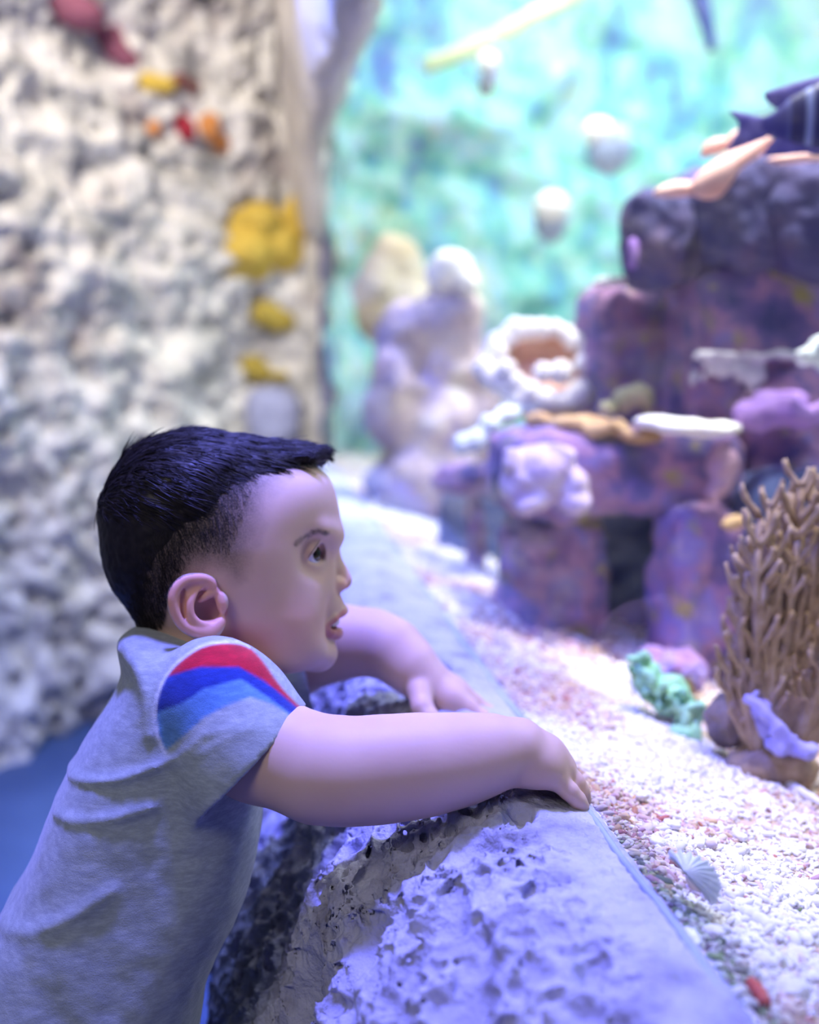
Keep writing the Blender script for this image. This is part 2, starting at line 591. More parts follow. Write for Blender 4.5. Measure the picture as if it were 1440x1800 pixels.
# ridges and hollows: a web of rounded walls between pits
ix = lv.band(0.010)
pp = lv.pts(ix)
sel = (pp[:, 0] < 1.5) & (pp[:, 2] > 0.36)
ix = tuple(q[sel] for q in ix); pp = pp[sel]
nearw = 1 - ss(pp[:, 0], 1.15, 1.5)
pv = pp * np.array([1, 1, 0.75]) + 0.009 * np.stack([vnoise(pp, 50, 51), vnoise(pp, 50, 52), vnoise(pp, 50, 53)], 1)
w1, w2 = worley(pv, 62, 5)
u1, u2 = worley(pv, 135, 9)
web = (0.10 + 0.90 * ss(-pp[:, 1] + 0.012 * vnoise(pp, 25, 77), 0.012, 0.055)) * nearw
patch = 0.35 + 0.65 * ss(vnoise(pp, 16, 88), -0.35, 0.35)
lv.F[ix] += web * (0.0115 * patch * ss(w2 - w1, 0.03, 0.34) + 0.0036 * ss(u2 - u1, 0.05, 0.45)) + 0.0008 * vnoise(pp, 300, 61) + 0.0014 * vnoise(pp, 110, 62) * (0.3 + 0.7 * ss(-pp[:, 1], 0.0, 0.05))
tick('web')
# round pits set on the finished surface
R2 = np.random.default_rng(11)
ix = lv.band(0.0015)
sp_ = lv.pts(ix)
sp_ = sp_[(sp_[:, 0] < 1.25) & (sp_[:, 2] > 0.42) & (sp_[:, 1] < -0.035)]
for c_ in sp_[R2.integers(0, len(sp_), 900)]:
    r_ = 0.0032 + 0.0068 * R2.random() ** 2.5
    a_ = R2.uniform(-0.9, 0.9)
    ca, sa_ = math.cos(a_), math.sin(a_)
    lv.ell(c_, (r_ * R2.uniform(0.9, 1.8), r_ * R2.uniform(0.8, 1.3), r_ * R2.uniform(0.9, 1.8)), 0.003, sub=True, rot=[[ca, sa_, 0], [-sa_, ca, 0], [0, 0, 1]])
# the deep hollows on the side that faces the boy
for s_, n_, z_, rs, rn, rz in [(0.585, -0.165, 0.590, 0.014, 0.030, 0.040), (0.66, -0.150, 0.655, 0.020, 0.024, 0.018), (0.50, -0.155, 0.60, 0.016, 0.030, 0.050), (0.72, -0.19, 0.58, 0.03, 0.03, 0.05), (0.53, -0.11, 0.69, 0.012, 0.016, 0.014), (0.60, -0.105, 0.695, 0.014, 0.012, 0.014), (0.63, -0.21, 0.52, 0.03, 0.03, 0.05), (0.45, -0.16, 0.55, 0.012, 0.03, 0.04), (0.80, -0.165, 0.64, 0.02, 0.02, 0.03), (0.665, -0.085, 0.712, 0.013, 0.013, 0.016), (0.56, -0.135, 0.655, 0.010, 0.016, 0.02)]:
    lv.ell((s_, n_, z_), (rs, rn, rz), 0.010, sub=True)
LV_, LQ_ = lv.mesh(1)
tick('ledge mesh')
ledge = mesh_np('rock_ledge', WO + LV_[:, :1] * TS + LV_[:, 1:2] * NS + LV_[:, 2:] * np.array([0, 0, 1.0]), LQ_, ROCKM)
tag(ledge, 'pitted pale rock ledge below the aquarium glass that the boy leans on', 'rock ledge')
del lv

# ---- reef wall at the end of the walkway
PATH = np.array([(-0.262, 3.375), (-0.30, 3.47), (-0.40, 3.50), (-0.52, 3.42), (-0.64, 3.20), (-0.86, 2.92), (-1.20, 2.60), (-1.75, 2.15), (-2.5, 1.6)])
def path_resample(pts, n, it=3):
    p = pts.copy()
    for _ in range(it):
        q = np.empty((2 * len(p), 2)); q[0] = p[0]; q[-1] = p[-1]
        q[1:-1:2] = 0.75 * p[:-1] + 0.25 * p[1:]; q[2:-1:2] = 0.25 * p[:-1] + 0.75 * p[1:]
        p = q
    d = np.r_[0, np.cumsum(np.linalg.norm(np.diff(p, axis=0), axis=1))]
    t = np.linspace(0, d[-1], n)
    return np.stack([np.interp(t, d, p[:, 0]), np.interp(t, d, p[:, 1])], 1)
NU, NV = 330, 330
pl = path_resample(PATH, NU)
tg = np.gradient(pl, axis=0); tg /= np.linalg.norm(tg, axis=1, keepdims=True)
nr = np.stack([tg[:, 1], -tg[:, 0]], 1)
nr *= np.sign((nr * (np.array([0, 0.5]) - pl)).sum(1))[:, None]
zz = np.linspace(-0.02, 2.75, NV)
V3 = np.empty((NU, NV, 3)); V3[:, :, :2] = pl[:, None]; V3[:, :, 2] = zz[None]
flat = V3.reshape(-1, 3)
n3 = np.zeros((NU, NV, 3)); n3[:, :, :2] = nr[:, None]; n3 = n3.reshape(-1, 3)
uu = np.repeat(np.linspace(0, 1, NU), NV)
h = 0.11 * fbm(flat, 2.3, 3, 71)
w1, w2 = worley(flat + 0.03 * np.stack([vnoise(flat, 12, 1), vnoise(flat, 12, 2), vnoise(flat, 12, 3)], 1), 13, 8)
h += 0.055 * np.abs(fbm(flat, 9, 3, 81)) - 0.050 * (1 - ss(w1, 0.10, 0.50)) + 0.02 * fbm(flat, 30, 2, 91)
h += 0.05 * np.exp(-((flat[:, 2] - 0.12) / 0.12) ** 2)
h *= 0.15 + 0.85 * ss(uu, 0.0, 0.10)
# overhang above
h += 0.30 * ss(flat[:, 2], 1.75, 2.6)
flat2 = flat + n3 * h[:, None]
i = np.arange(NU - 1)[:, None] * NV; j = np.arange(NV - 1)[None]
Fq = np.stack([i + j, i + NV + j, i + NV + 1 + j, i + j + 1], -1).reshape(-1, 4)
tag(mesh_np('wall_back', flat2, Fq, WALLM), 'pale pitted reef rock wall behind the boy', kind='structure')
def wall_hit(px, py, lift=0.02):
    d = FW + (px - CXP) / FPX * RT + (CYP - py) / FPX * UP
    best = None
    g = flat2.reshape(NU, NV, 3)
    for t in np.arange(1.6, 4.2, 0.01):
        p = CAM + t * d
        k = np.argmin(((pl - p[:2]) ** 2).sum(1))
        jz = int(np.clip(round((p[2] + 0.02) / 2.77 * (NV - 1)), 0, NV - 1))
        q = g[k, jz]
        if (p[:2] - pl[k]) @ nr[k] < (q[:2] - pl[k]) @ nr[k]:
            return p, np.array([nr[k][0], nr[k][1], 0.0])
    return CAM + 3.0 * d, np.array([0, -1.0, 0])

tick('wall')
# ---- smooth rock surround over the window
NU2, NV2 = 200, 60
sg_ = np.linspace(-0.9, 3.60, NU2)
prof = [(0.03, 1.60), (0.022, 1.553), (-0.01, 1.535), (-0.035, 1.56), (-0.06, 1.66), (-0.10, 1.9), (-0.16, 2.3), (-0.2, 2.75)]
pd = np.r_[0, np.cumsum(np.linalg.norm(np.diff(np.array(prof), axis=0), axis=1))]
tt_ = np.linspace(0, 1, NV2) ** 1.5 * pd[-1]
pn = np.interp(tt_, pd, [p[0] for p in prof]); pz = np.interp(tt_, pd, [p[1] for p in prof])
SG, PN = np.meshgrid(sg_, pn, indexing='ij'); PZ = np.broadcast_to(pz, SG.shape)
drop = 0.22 * ss(SG, 3.05, 3.42) ** 1.5 * np.exp(-((PZ - 1.54) / 0.35) ** 2)
pw = WO + SG[..., None] * TS + PN[..., None] * NS + (PZ - drop)[..., None] * np.array([0, 0, 1.0])
pw = pw.reshape(-1, 3)
pw = pw - NS[None] * (0.025 * np.abs(fbm(pw, 5, 4, 14)))[:, None] + np.array([0, 0, 1.0]) * (0.010 * fbm(pw, 6, 3, 15))[:, None]
i = np.arange(NU2 - 1)[:, None] * NV2; j = np.arange(NV2 - 1)[None]
Fq = np.stack([i + j, i + j + 1, i + NV2 + 1 + j, i + NV2 + j], -1).reshape(-1, 4)
tag(mesh_np('wall_right', pw, Fq, SMOOTHM), 'smooth beige rock surround arching over the aquarium window', kind='structure')

# ---- the pane
def glass_material():
    m = bpy.data.materials.new('aquarium_glass'); m.use_nodes = True
    nt = m.node_tree; nt.nodes.clear()
    out = N(nt, 'ShaderNodeOutputMaterial')
    tr = N(nt, 'ShaderNodeBsdfTransparent'); tr.inputs[0].default_value = (0.93, 0.97, 1.0, 1)
    gl = N(nt, 'ShaderNodeBsdfGlossy'); gl.inputs['Roughness'].default_value = 0.03
    geo = N(nt, 'ShaderNodeNewGeometry')
    dt = N(nt, 'ShaderNodeVectorMath', operation='DOT_PRODUCT')
    nt.links.new(geo.outputs['Normal'], dt.inputs[0]); nt.links.new(geo.outputs['Incoming'], dt.inputs[1])
    ab = N(nt, 'ShaderNodeMath', operation='ABSOLUTE'); nt.links.new(dt.outputs['Value'], ab.inputs[0])
    om = N(nt, 'ShaderNodeMath', operation='SUBTRACT'); om.inputs[0].default_value = 1.0; nt.links.new(ab.outputs[0], om.inputs[1])
    pw_ = N(nt, 'ShaderNodeMath', operation='POWER'); pw_.inputs[1].default_value = 5.0; nt.links.new(om.outputs[0], pw_.inputs[0])
    fr = N(nt, 'ShaderNodeMath', operation='MULTIPLY_ADD'); fr.inputs[1].default_value = 0.55; fr.inputs[2].default_value = 0.006; nt.links.new(pw_.outputs[0], fr.inputs[0])
    mx = N(nt, 'ShaderNodeMixShader')
    nt.links.new(fr.outputs[0], mx.inputs[0]); nt.links.new(tr.outputs[0], mx.inputs[1]); nt.links.new(gl.outputs[0], mx.inputs[2])
    nt.links.new(mx.outputs[0], out.inputs['Surface'])
    return m
GLASSM = glass_material()
def wet_face_material():
    m = bpy.data.materials.new('glass_wet_face'); m.use_nodes = True
    nt = m.node_tree; nt.nodes.clear()
    out = N(nt, 'ShaderNodeOutputMaterial'); tr = N(nt, 'ShaderNodeBsdfTransparent'); tr.inputs[0].default_value = (0.97, 0.99, 1.0, 1)
    nt.links.new(tr.outputs[0], out.inputs['Surface'])
    return m
WETM = wet_face_material()
g0, g1 = 0.010, 0.022
V = np.array([W(s, n, z) for s in (-0.9, 3.44) for n in (g0, g1) for z in (0.66, 1.60)])
F = np.array([[0, 1, 5, 4], [2, 6, 7, 3], [0, 2, 3, 1], [4, 5, 7, 6], [0, 4, 6, 2], [1, 3, 7, 5]])
pane = mesh_np('window_1', V, F, GLASSM, smooth=False)
pane.data.materials.append(WETM)
for i_, q_ in enumerate(pane.data.polygons):
    q_.material_index = 0 if i_ == 0 else 1
tag(pane, 'large clear aquarium pane beside the boy', kind='structure')
# sealing bead where the rock meets the pane
BEADM = plain('sealant_bead', (0.30, 0.36, 0.48), 0.6)
cv = [np.array([W(s, 0.007 + 0.0012 * math.sin(s * 37), 0.7040 + 0.0012 * math.sin(s * 23)) for s in np.linspace(0.3, 3.42, 160)])]
V, F = tubes(cv, [np.full(160, 0.0024)], 7)
tag(tri_mesh('trim_1', V, F, BEADM), 'dark sealant bead along the foot of the glass', kind='structure')

# ---- sponges and corals growing on the wall
YEL = plain('yellow_coral', (0.60, 0.42, 0.07), 0.8); RED = plain('red_sponge', (0.33, 0.02, 0.04), 0.8); ORA = plain('orange_sponge', (0.62, 0.25, 0.07), 0.8)
MAU = plain('mauve_sponge', (0.27, 0.09, 0.14), 0.85); BRN = plain('maroon_sponge', (0.20, 0.07, 0.06), 0.85); BLU = plain('lavender_rock', (0.34, 0.36, 0.55), 0.8); OLV = plain('olive_coral', (0.40, 0.30, 0.05), 0.8)
R3 = np.random.default_rng(5)
def wall_lump(name, mat, spots, label, cat, k=0.02, res=0.006, noise=0.004):
    """spots: (px, py, half width px, half height px)"""
    sp = []
    for px, py, hw, hh in spots:
        p, nrm = wall_hit(px, py)
        D = (p - CAM) @ FW
        a, c = hw * D / FPX, hh * D / FPX
        tng = np.array([-nrm[1], nrm[0], 0])
        ex = abs(tng[0]) * a + abs(nrm[0]) * 0.6 * a
        ey = max(0.3 * a, abs(tng[1]) * a + abs(nrm[1]) * 0.5 * a)
        sp.append((p + nrm * 0.01, (ex, ey, c)))
    return blobs(name, sp, k, res, mat, label, cat, noise=noise, freq=40, seed=len(spots))
yc = [(415, 395, 28, 30), (430, 440, 40, 34), (455, 385, 32, 30), (480, 425, 34, 40), (515, 400, 26, 44), (500, 450, 32, 30), (410, 470, 24, 20), (445, 480, 26, 16), (530, 360, 16, 22)]
wall_lump('yellow_coral', YEL, yc, 'big lumpy yellow coral on the wall above the boy', 'coral')
wall_lump('yellow_coral', OLV, [(465, 550, 24, 24), (490, 565, 26, 22)], 'small dull yellow coral below the big yellow one', 'coral')
wall_lump('yellow_coral', OLV, [(440, 640, 18, 26), (455, 655, 22, 16), (490, 660, 14, 10)], 'lowest small olive yellow coral above the lavender boulder', 'coral')
wall_lump('yellow_sponge', YEL, [(258, 146, 20, 18), (284, 152, 20, 16)], 'bright yellow sponge patch high on the wall', 'sponge')
wall_lump('red_sponge', RED, [(310, 212, 13, 16), (326, 232, 14, 18)], 'dark red sponge patch beside an orange one', 'sponge', k=0.03)
wall_lump('orange_sponge', ORA, [(364, 222, 18, 24), (380, 248, 18, 20)], 'larger orange sponge patch right of the red sponge', 'sponge', k=0.03)
wall_lump('orange_sponge', ORA, [(266, 228, 13, 14)], 'tiny orange sponge patch left of the red sponge', 'sponge')
wall_lump('maroon_sponge', BRN, [(312, 142, 16, 12), (335, 156, 14, 10)], 'thin maroon sponge right of the yellow patch', 'sponge')
wall_lump('mauve_sponge', MAU, [(110, 8, 30, 26), (145, 30, 34, 26), (185, 62, 26, 22), (200, 90, 20, 18), (225, 110, 14, 12)], 'long mauve sponge streak in the upper left corner', 'sponge', k=0.04)
p_, n_ = wall_hit(478, 735)
rock('boulder', p_ + n_ * 0.02, (0.085, 0.07, 0.105), BLU, 'rounded lavender boulder at the wall foot behind the hair', 'boulder', p=2.4, amp=0.10, n=20, seed=4)
# ---- the water behind the pane, slightly milky blue
def water_material():
    m = bpy.data.materials.new('tank_water'); m.use_nodes = True
    nt = m.node_tree; nt.nodes.clear()
    out = N(nt, 'ShaderNodeOutputMaterial')
    vs = N(nt, 'ShaderNodeVolumeScatter'); vs.inputs['Color'].default_value = (0.60, 0.78, 1.0, 1); vs.inputs['Density'].default_value = 0.40; vs.inputs['Anisotropy'].default_value = 0.2
    nt.links.new(vs.outputs[0], out.inputs['Volume'])
    return m
WATERM = water_material()
V = np.array([W(s, n, z) for s in (-0.85, 4.6) for n in (0.024, 2.9) for z in (0.30, 2.05)])
F = np.array([[0, 1, 5, 4], [2, 6, 7, 3], [0, 2, 3, 1], [4, 5, 7, 6], [0, 4, 6, 2], [1, 3, 7, 5]])[:, ::-1]
tag(mesh_np('water', V, F, WATERM, smooth=False), 'hazy blue water filling the tank behind the glass', 'water', kind='stuff')
tick('setting')

# ================================================================== THE TANK
def px_box(x0, x1, y0, y1, D, dep):
    c = P((x0 + x1) / 2, (y0 + y1) / 2, D)
    k = D / FPX
    return c + np.array([0, dep / 2, 0]), ((x1 - x0) / 2 * k, dep / 2, (y1 - y0) / 2 * k)
def px_ball(x, y, rx, ry, D, dep=None):
    k = D / FPX
    return (P(x, y, D), (rx * k, (dep if dep else rx) * k, ry * k))

TANKW = None
def tank_wall_material():
    m, nt, b = new_mat('algae_wall')
    tc = N(nt, 'ShaderNodeTexCoord')
    mp = N(nt, 'ShaderNodeMapping'); mp.inputs['Scale'].default_value = (1.0, 1.0, 0.55)
    nt.links.new(tc.outputs['Object'], mp.inputs['Vector'])
    n1 = N(nt, 'ShaderNodeTexNoise', ins={'Scale': 5.0, 'Detail': 7, 'Roughness': 0.68})
    nt.links.new(mp.outputs['Vector'], n1.inputs['Vector'])
    r = ramp(nt, [(0.34, (0.06, 0.14, 0.42)), (0.42, (0.14, 0.38, 0.55)), (0.48, (0.16, 0.52, 0.42)), (0.53, (0.34, 0.62, 0.52)), (0.58, (0.28, 0.52, 0.72)), (0.64, (0.50, 0.62, 0.42)), (0.72, (0.66, 0.66, 0.58))])
    nt.links.new(n1.outputs['Fac'], r.inputs['Fac'])
    nt.links.new(r.outputs['Color'], b.inputs['Base Color'])
    b.inputs['Roughness'].default_value = 0.9
    bn = N(nt, 'ShaderNodeTexNoise', ins={'Scale': 14, 'Detail': 5})
    nt.links.new(mp.outputs['Vector'], bn.inputs['Vector'])
    bp = N(nt, 'ShaderNodeBump', ins={'Strength': 0.5, 'Distance': 0.02})
    nt.links.new(bn.outputs['Fac'], bp.inputs['Height'])
    nt.links.new(bp.outputs['Normal'], b.inputs['Normal'])
    return m
TANKW = tank_wall_material()
# rear wall of the tank, curving round behind the reef
tp = path_resample(np.array([(3.46, 0.03), (3.95, 0.06), (4.15, 0.5), (4.3, 1.2), (4.2, 2.0), (3.4, 2.5), (1.5, 2.6), (-0.8, 2.6)]), 220)
zt = np.linspace(0.25, 2.9, 160)
base = np.array([W(s, n, 0) for s, n in tp])
tg = np.gradient(base[:, :2], axis=0); tg /= np.linalg.norm(tg, axis=1, keepdims=True)
nt_ = np.stack([-tg[:, 1], tg[:, 0]], 1)
ctr_ = W(2.5, 1.2, 0)[:2]
nt_ *= np.sign((nt_ * (ctr_ - base[:, :2])).sum(1))[:, None]
V3 = np.empty((220, 160, 3)); V3[:, :, :2] = base[:, None, :2]; V3[:, :, 2] = zt[None]
fl = V3.reshape(-1, 3)
n3 = np.zeros((220, 160, 3)); n3[:, :, :2] = nt_[:, None]; n3 = n3.reshape(-1, 3)
fl = fl + n3 * (0.16 * np.abs(fbm(fl, 2.2, 4, 31)) + 0.03 * fbm(fl, 9, 2, 37))[:, None]
i = np.arange(219)[:, None] * 160; j = np.arange(159)[None]
tag(mesh_np('wall_tank', fl, np.stack([i + j, i + 160 + j, i + 161 + j, i + 1 + j], -1).reshape(-1, 4), TANKW), 'blurred green and teal algae covered rear wall of the aquarium', kind='structure')

# ---- sand bed with coral rubble
def sand_z(s, n):
    return 0.697 - 0.27 * np.minimum(n, 0.75) - 0.05 * np.clip(n - 0.75, 0, 3) + 0.0
SANDM = mottled('coral_sand', [(0.30, (0.30, 0.17, 0.11)), (0.45, (0.62, 0.47, 0.36)), (0.55, (0.80, 0.74, 0.68)), (0.75, (0.86, 0.84, 0.82))], 9, 7, 0.9, 0.8, 160, 0.004)
sa_ = axis((-0.5, 0.3, 0.05), (0.3, 1.6, 0.009), (1.6, 4.2, 0.03)); na_ = axis((0.022, 0.6, 0.008), (0.6, 2.55, 0.05))
SS, NN = np.meshgrid(sa_, na_, indexing='ij')
ZZ = sand_z(SS, NN)
pts = WO + SS[..., None] * TS + NN[..., None] * NS + ZZ[..., None] * np.array([0, 0, 1.0])
pts = pts.reshape(-1, 3)
def sand_bump(p):
    return 0.006 * fbm(p, 9, 3, 17)
pts[:, 2] += sand_bump(pts) * ss(NN.reshape(-1), 0.02, 0.08)
k_ = len(na_)
i = np.arange(len(sa_) - 1)[:, None] * k_; j = np.arange(k_ - 1)[None]
sandbed = mesh_np('sand_bed', pts, np.stack([i + j, i + k_ + j, i + k_ + 1 + j, i + 1 + j], -1).reshape(-1, 4), SANDM)
tag(sandbed, 'sloping bed of white coral sand inside the tank', 'sand', kind='stuff')
def grain_material():
    m, nt, b = new_mat('coral_grain')
    at = N(nt, 'ShaderNodeAttribute', attribute_name='tint')
    nt.links.new(at.outputs['Color'], b.inputs['Base Color'])
    b.inputs['Roughness'].default_value = 0.75
    return m
GRAINM = grain_material()
R4 = np.random.default_rng(23)
def grain_field(name, m, srange, nrange, size, seed, bias=1.0):
    s = R4.uniform(*srange, m); n = nrange[0] + (nrange[1] - nrange[0]) * R4.random(m) ** bias
    p = WO + s[:, None] * TS + n[:, None] * NS
    z = sand_z(s, n)
    p = np.concatenate([p[:, :2], z[:, None]], 1)
    p[:, 2] += sand_bump(p) * ss(n, 0.02, 0.08)
    sides = 5
    ang = np.linspace(0, 2 * math.pi, sides, endpoint=False)
    ux = np.array([-1, -0.62, 0.62, 1.0]); rr = np.array([0.05, 0.85, 0.85, 0.05])
    tmpl = np.array([[u, r * math.cos(a), r * math.sin(a)] for u, r in zip(ux, rr) for a in ang])
    tf = []
    for q in range(3):
        for a in range(sides):
            b_ = (a + 1) % sides
            tf.append((q * sides + a, q * sides + b_, (q + 1) * sides + b_, (q + 1) * sides + a))
    tf = np.array(tf)
    L_ = size * R4.uniform(0.6, 1.5, m) * np.where(R4.random(m) < 0.08, 1.7, 1); wdt = L_ * R4.uniform(0.35, 0.75, m)
    yaw = R4.uniform(0, 2 * math.pi, m); pit = R4.normal(0, 0.4, m)
    cy, sy, cp, sp = np.cos(yaw), np.sin(yaw), np.cos(pit), np.sin(pit)
    e1 = np.stack([cy * cp, sy * cp, sp], 1); e2 = np.stack([-sy, cy, 0 * cy], 1); e3 = np.cross(e1, e2)
    V = p[:, None, :] + tmpl[None, :, 0, None] * (L_[:, None] / 2)[..., None] * e1[:, None] + tmpl[None, :, 1, None] * (wdt[:, None] / 2)[..., None] * e2[:, None] + tmpl[None, :, 2, None] * (wdt[:, None] * 0.4)[..., None] * e3[:, None]
    V[:, :, 2] += (wdt * 0.25 * R4.random(m))[:, None]
    nb = len(tmpl)
    F = (tf[None] + (np.arange(m) * nb)[:, None, None]).reshape(-1, 4)
    # colour of each grain: mostly white shell, brown and red in drifts
    pat = fbm(p, 9, 3, 41) + 0.5 * R4.normal(0, 0.5, m)
    white = np.array([0.86, 0.84, 0.81])
    pal = np.array([[0.42, 0.17, 0.07], [0.46, 0.12, 0.08], [0.62, 0.38, 0.16], [0.50, 0.26, 0.30], [0.62, 0.44, 0.26]])
    cidx = R4.integers(0, 5, m)
    f = ss(pat, -0.22, 0.22) * R4.uniform(0.35, 1, m)
    col = white * (1 - f[:, None]) + pal[cidx] * f[:, None]
    alg = (1 - ss(n, 0.028, 0.050 + 0.02 * fbm(p, 30, 2, 3))) * (1 - ss(s, 0.62, 0.80))
    alg = np.clip(alg * R4.uniform(0.3, 1.4, m), 0, 1)
    apal = np.array([[0.07, 0.10, 0.05], [0.18, 0.26, 0.08], [0.10, 0.06, 0.08], [0.45, 0.50, 0.35]])[R4.integers(0, 4, m)]
    col = col * (1 - alg[:, None]) + apal * alg[:, None]
    col = col * R4.uniform(0.85, 1.1, (m, 1))
    tint = np.concatenate([np.repeat(col, nb, 0), np.ones((m * nb, 1))], 1)
    o = mesh_np(name, V.reshape(-1, 3), F, GRAINM, parent=sandbed, attrs={'tint': ('FLOAT_COLOR', tint)})
    o['kind'] = 'stuff'
    return o
grain_field('coral_rubble', 36000, (0.36, 1.25), (0.024, 0.46), 0.0056, 1, 1.25)
grain_field('coral_rubble', 9000, (1.2, 2.6), (0.024, 0.60), 0.011, 2, 1.2)
tick('sand')

# single pieces lying on the sand
WHT = mottled('white_shell', [(0.3, (0.78, 0.74, 0.70)), (0.6, (0.88, 0.87, 0.85))], 60, 4, 0.6, 0.3, 200, 0.001)
def on_sand(px, py, lift=0.0):
    d = FW + (px - CXP) / FPX * RT + (CYP - py) / FPX * UP
    for t in np.arange(0.4, 4.0, 0.004):
        p = CAM + t * d
        q = p - WO
        s, n = q @ TS, q @ NS
        if p[2] < sand_z(s, max(n, 0.022)) + lift:
            return p
    return p
def stick(name, pxs, r, mat, label, cat, lift=0.004, taper=0.7, curve=None):
    c = np.array([on_sand(x, y, lift) for x, y in pxs])
    c = np.array(crm_pts(c, 6))
    k = len(c)
    rad = r * (1 - (1 - taper) * np.abs(np.linspace(-1, 1, k)) ** 3)
    rad[0] *= 0.6; rad[-1] *= 0.6
    rad *= 1 + 0.10 * np.sin(np.arange(k) * 1.9)
    V, F = tubes([c], [rad], 9)
    return tag(tri_mesh(name, V, F, mat), label, cat)
def crm_pts(p, m=6):
    p = np.asarray(p, float); q = np.concatenate([[2 * p[0] - p[1]], p, [2 * p[-1] - p[-2]]]); out = []
    for i in range(1, len(q) - 2):
        for t in np.linspace(0, 1, m, endpoint=False):
            out.append(0.5 * (2 * q[i] + (q[i + 1] - q[i - 1]) * t + (2 * q[i - 1] - 5 * q[i] + 4 * q[i + 1] - q[i + 2]) * t * t + (3 * q[i] - q[i - 1] - 3 * q[i + 1] + q[i + 2]) * t ** 3))
    out.append(p[-1])
    return out
stick('coral_stick', [(1302, 1600), (1330, 1616), (1360, 1636)], 0.0052, WHT, 'stubby white coral stick lying right of the spiny shell', 'coral stick', 0.004)
REDS = plain('red_coral_stick', (0.55, 0.09, 0.05), 0.6)
stick('coral_stick', [(1316, 1724), (1332, 1742), (1348, 1768)], 0.0036, REDS, 'short red stick near the lower right corner', 'coral stick', 0.004)
stick('coral_branch', [(1358, 1358), (1385, 1376), (1412, 1394), (1452, 1418)], 0.0042, WHT, 'pale thin branch on the sand at the right edge', 'branch', 0.006)
YST = plain('yellow_stick', (0.55, 0.42, 0.13), 0.7)
stick('coral_branch', [(1322, 1312), (1338, 1332), (1352, 1345), (1362, 1362)], 0.0045, YST, 'yellowish forked branch below the brown sea fan', 'branch', 0.008)
# spiny half shell against the rubble
shc = on_sand(1196, 1560, 0.012)
SHM = mottled('ribbed_shell', [(0.35, (0.55, 0.62, 0.62)), (0.6, (0.80, 0.82, 0.80))], 50, 3, 0.6)
rows = []
nu, nv = 120, 14
u = np.linspace(-1.35, 1.35, nu); v = np.linspace(0.06, 1, nv)
UU, VV = np.meshgrid(u, v, indexing='ij')
rib = 1 + 0.05 * np.sin(UU * 24) * VV
rx = 0.021 * VV * rib
SX = rx * np.sin(UU); SZ = rx * np.cos(UU); SY = 0.010 * (1 - VV ** 2) + 0.0011 * np.sin(UU * 24) * VV
th_ = math.radians(-62)
X2 = SX * math.cos(th_) - SZ * math.sin(th_); Z2 = SX * math.sin(th_) + SZ * math.cos(th_)
sh1 = np.stack([X2, -SY - 0.004, Z2 * 0.85], -1).reshape(-1, 3)
sh2 = sh1 + np.array([0.0008, 0.0030, -0.001])
ct_, st_ = math.cos(-0.9), math.sin(-0.9)
Rx_ = np.array([[1, 0, 0], [0, ct_, -st_], [0, st_, ct_]])
Vs = np.concatenate([sh1, sh2]) @ Rx_.T + shc + np.array([0, 0, 0.002])
i = np.arange(nu - 1)[:, None] * nv; j = np.arange(nv - 1)[None]
q1 = np.stack([i + j, i + nv + j, i + nv + 1 + j, i + 1 + j], -1).reshape(-1, 4)
tag(mesh_np('seashell', Vs, np.concatenate([q1, q1[:, ::-1] + nu * nv]), SHM), 'pale ribbed fan shell lying on the sand beside the glass', 'seashell')
PEB = plain('cream_pebble', (0.84, 0.80, 0.68), 0.5)
rock('pebble', on_sand(1222, 1555, 0.004), (0.0042, 0.0052, 0.0090), PEB, 'smooth cream oval pebble resting against the fan shell', 'pebble', p=2.2, amp=0.03, n=10, tilt=-0.5)
PURP = plain('pink_pebble', (0.42, 0.10, 0.22), 0.6)
rock('pebble', on_sand(1242, 1545, 0.003), (0.0050, 0.0050, 0.0065), PURP, 'small magenta pebble right of the cream one', 'pebble', p=2.4, amp=0.2, n=10)
for (x, y, a, b_, sd) in [(1245, 1572, .008, .005, 1), (1355, 1550, .007, .0055, 2), (1290, 1572, .0075, .005, 3), (1300, 1470, .006, .004, 4), (1380, 1585, .007, .005, 5), (1215, 1650, .007, .0045, 6), (1255, 1640, .0065, .005, 7), (1330, 1410, .007, .0045, 8), (1395, 1490, .008, .005, 9), (1405, 1635, .008, .006, 10), (1345, 1690, .008, .005, 11), (1390, 1740, .009, .0065, 12), (1230, 1480, .006, .004, 13), (1180, 1450, .006, .004, 14), (1130, 1400, .0055, .004, 15), (1155, 1480, .006, .0042, 16), (1265, 1400, .0065, .004, 17), (1420, 1560, .008, .005, 18), (1310, 1530, .006, .0045, 19), (1400, 1680, .008, .006, 20)]:
    rock('shell_fragment', on_sand(x, y, 0.003), (a, b_, b_ * 0.7), WHT, 'loose white shell fragment on top of the coral sand', 'shell fragment', 'white shell fragments on the sand', p=2.6, amp=0.22, n=8, seed=sd, yaw=sd * 1.3)
tick('bits')

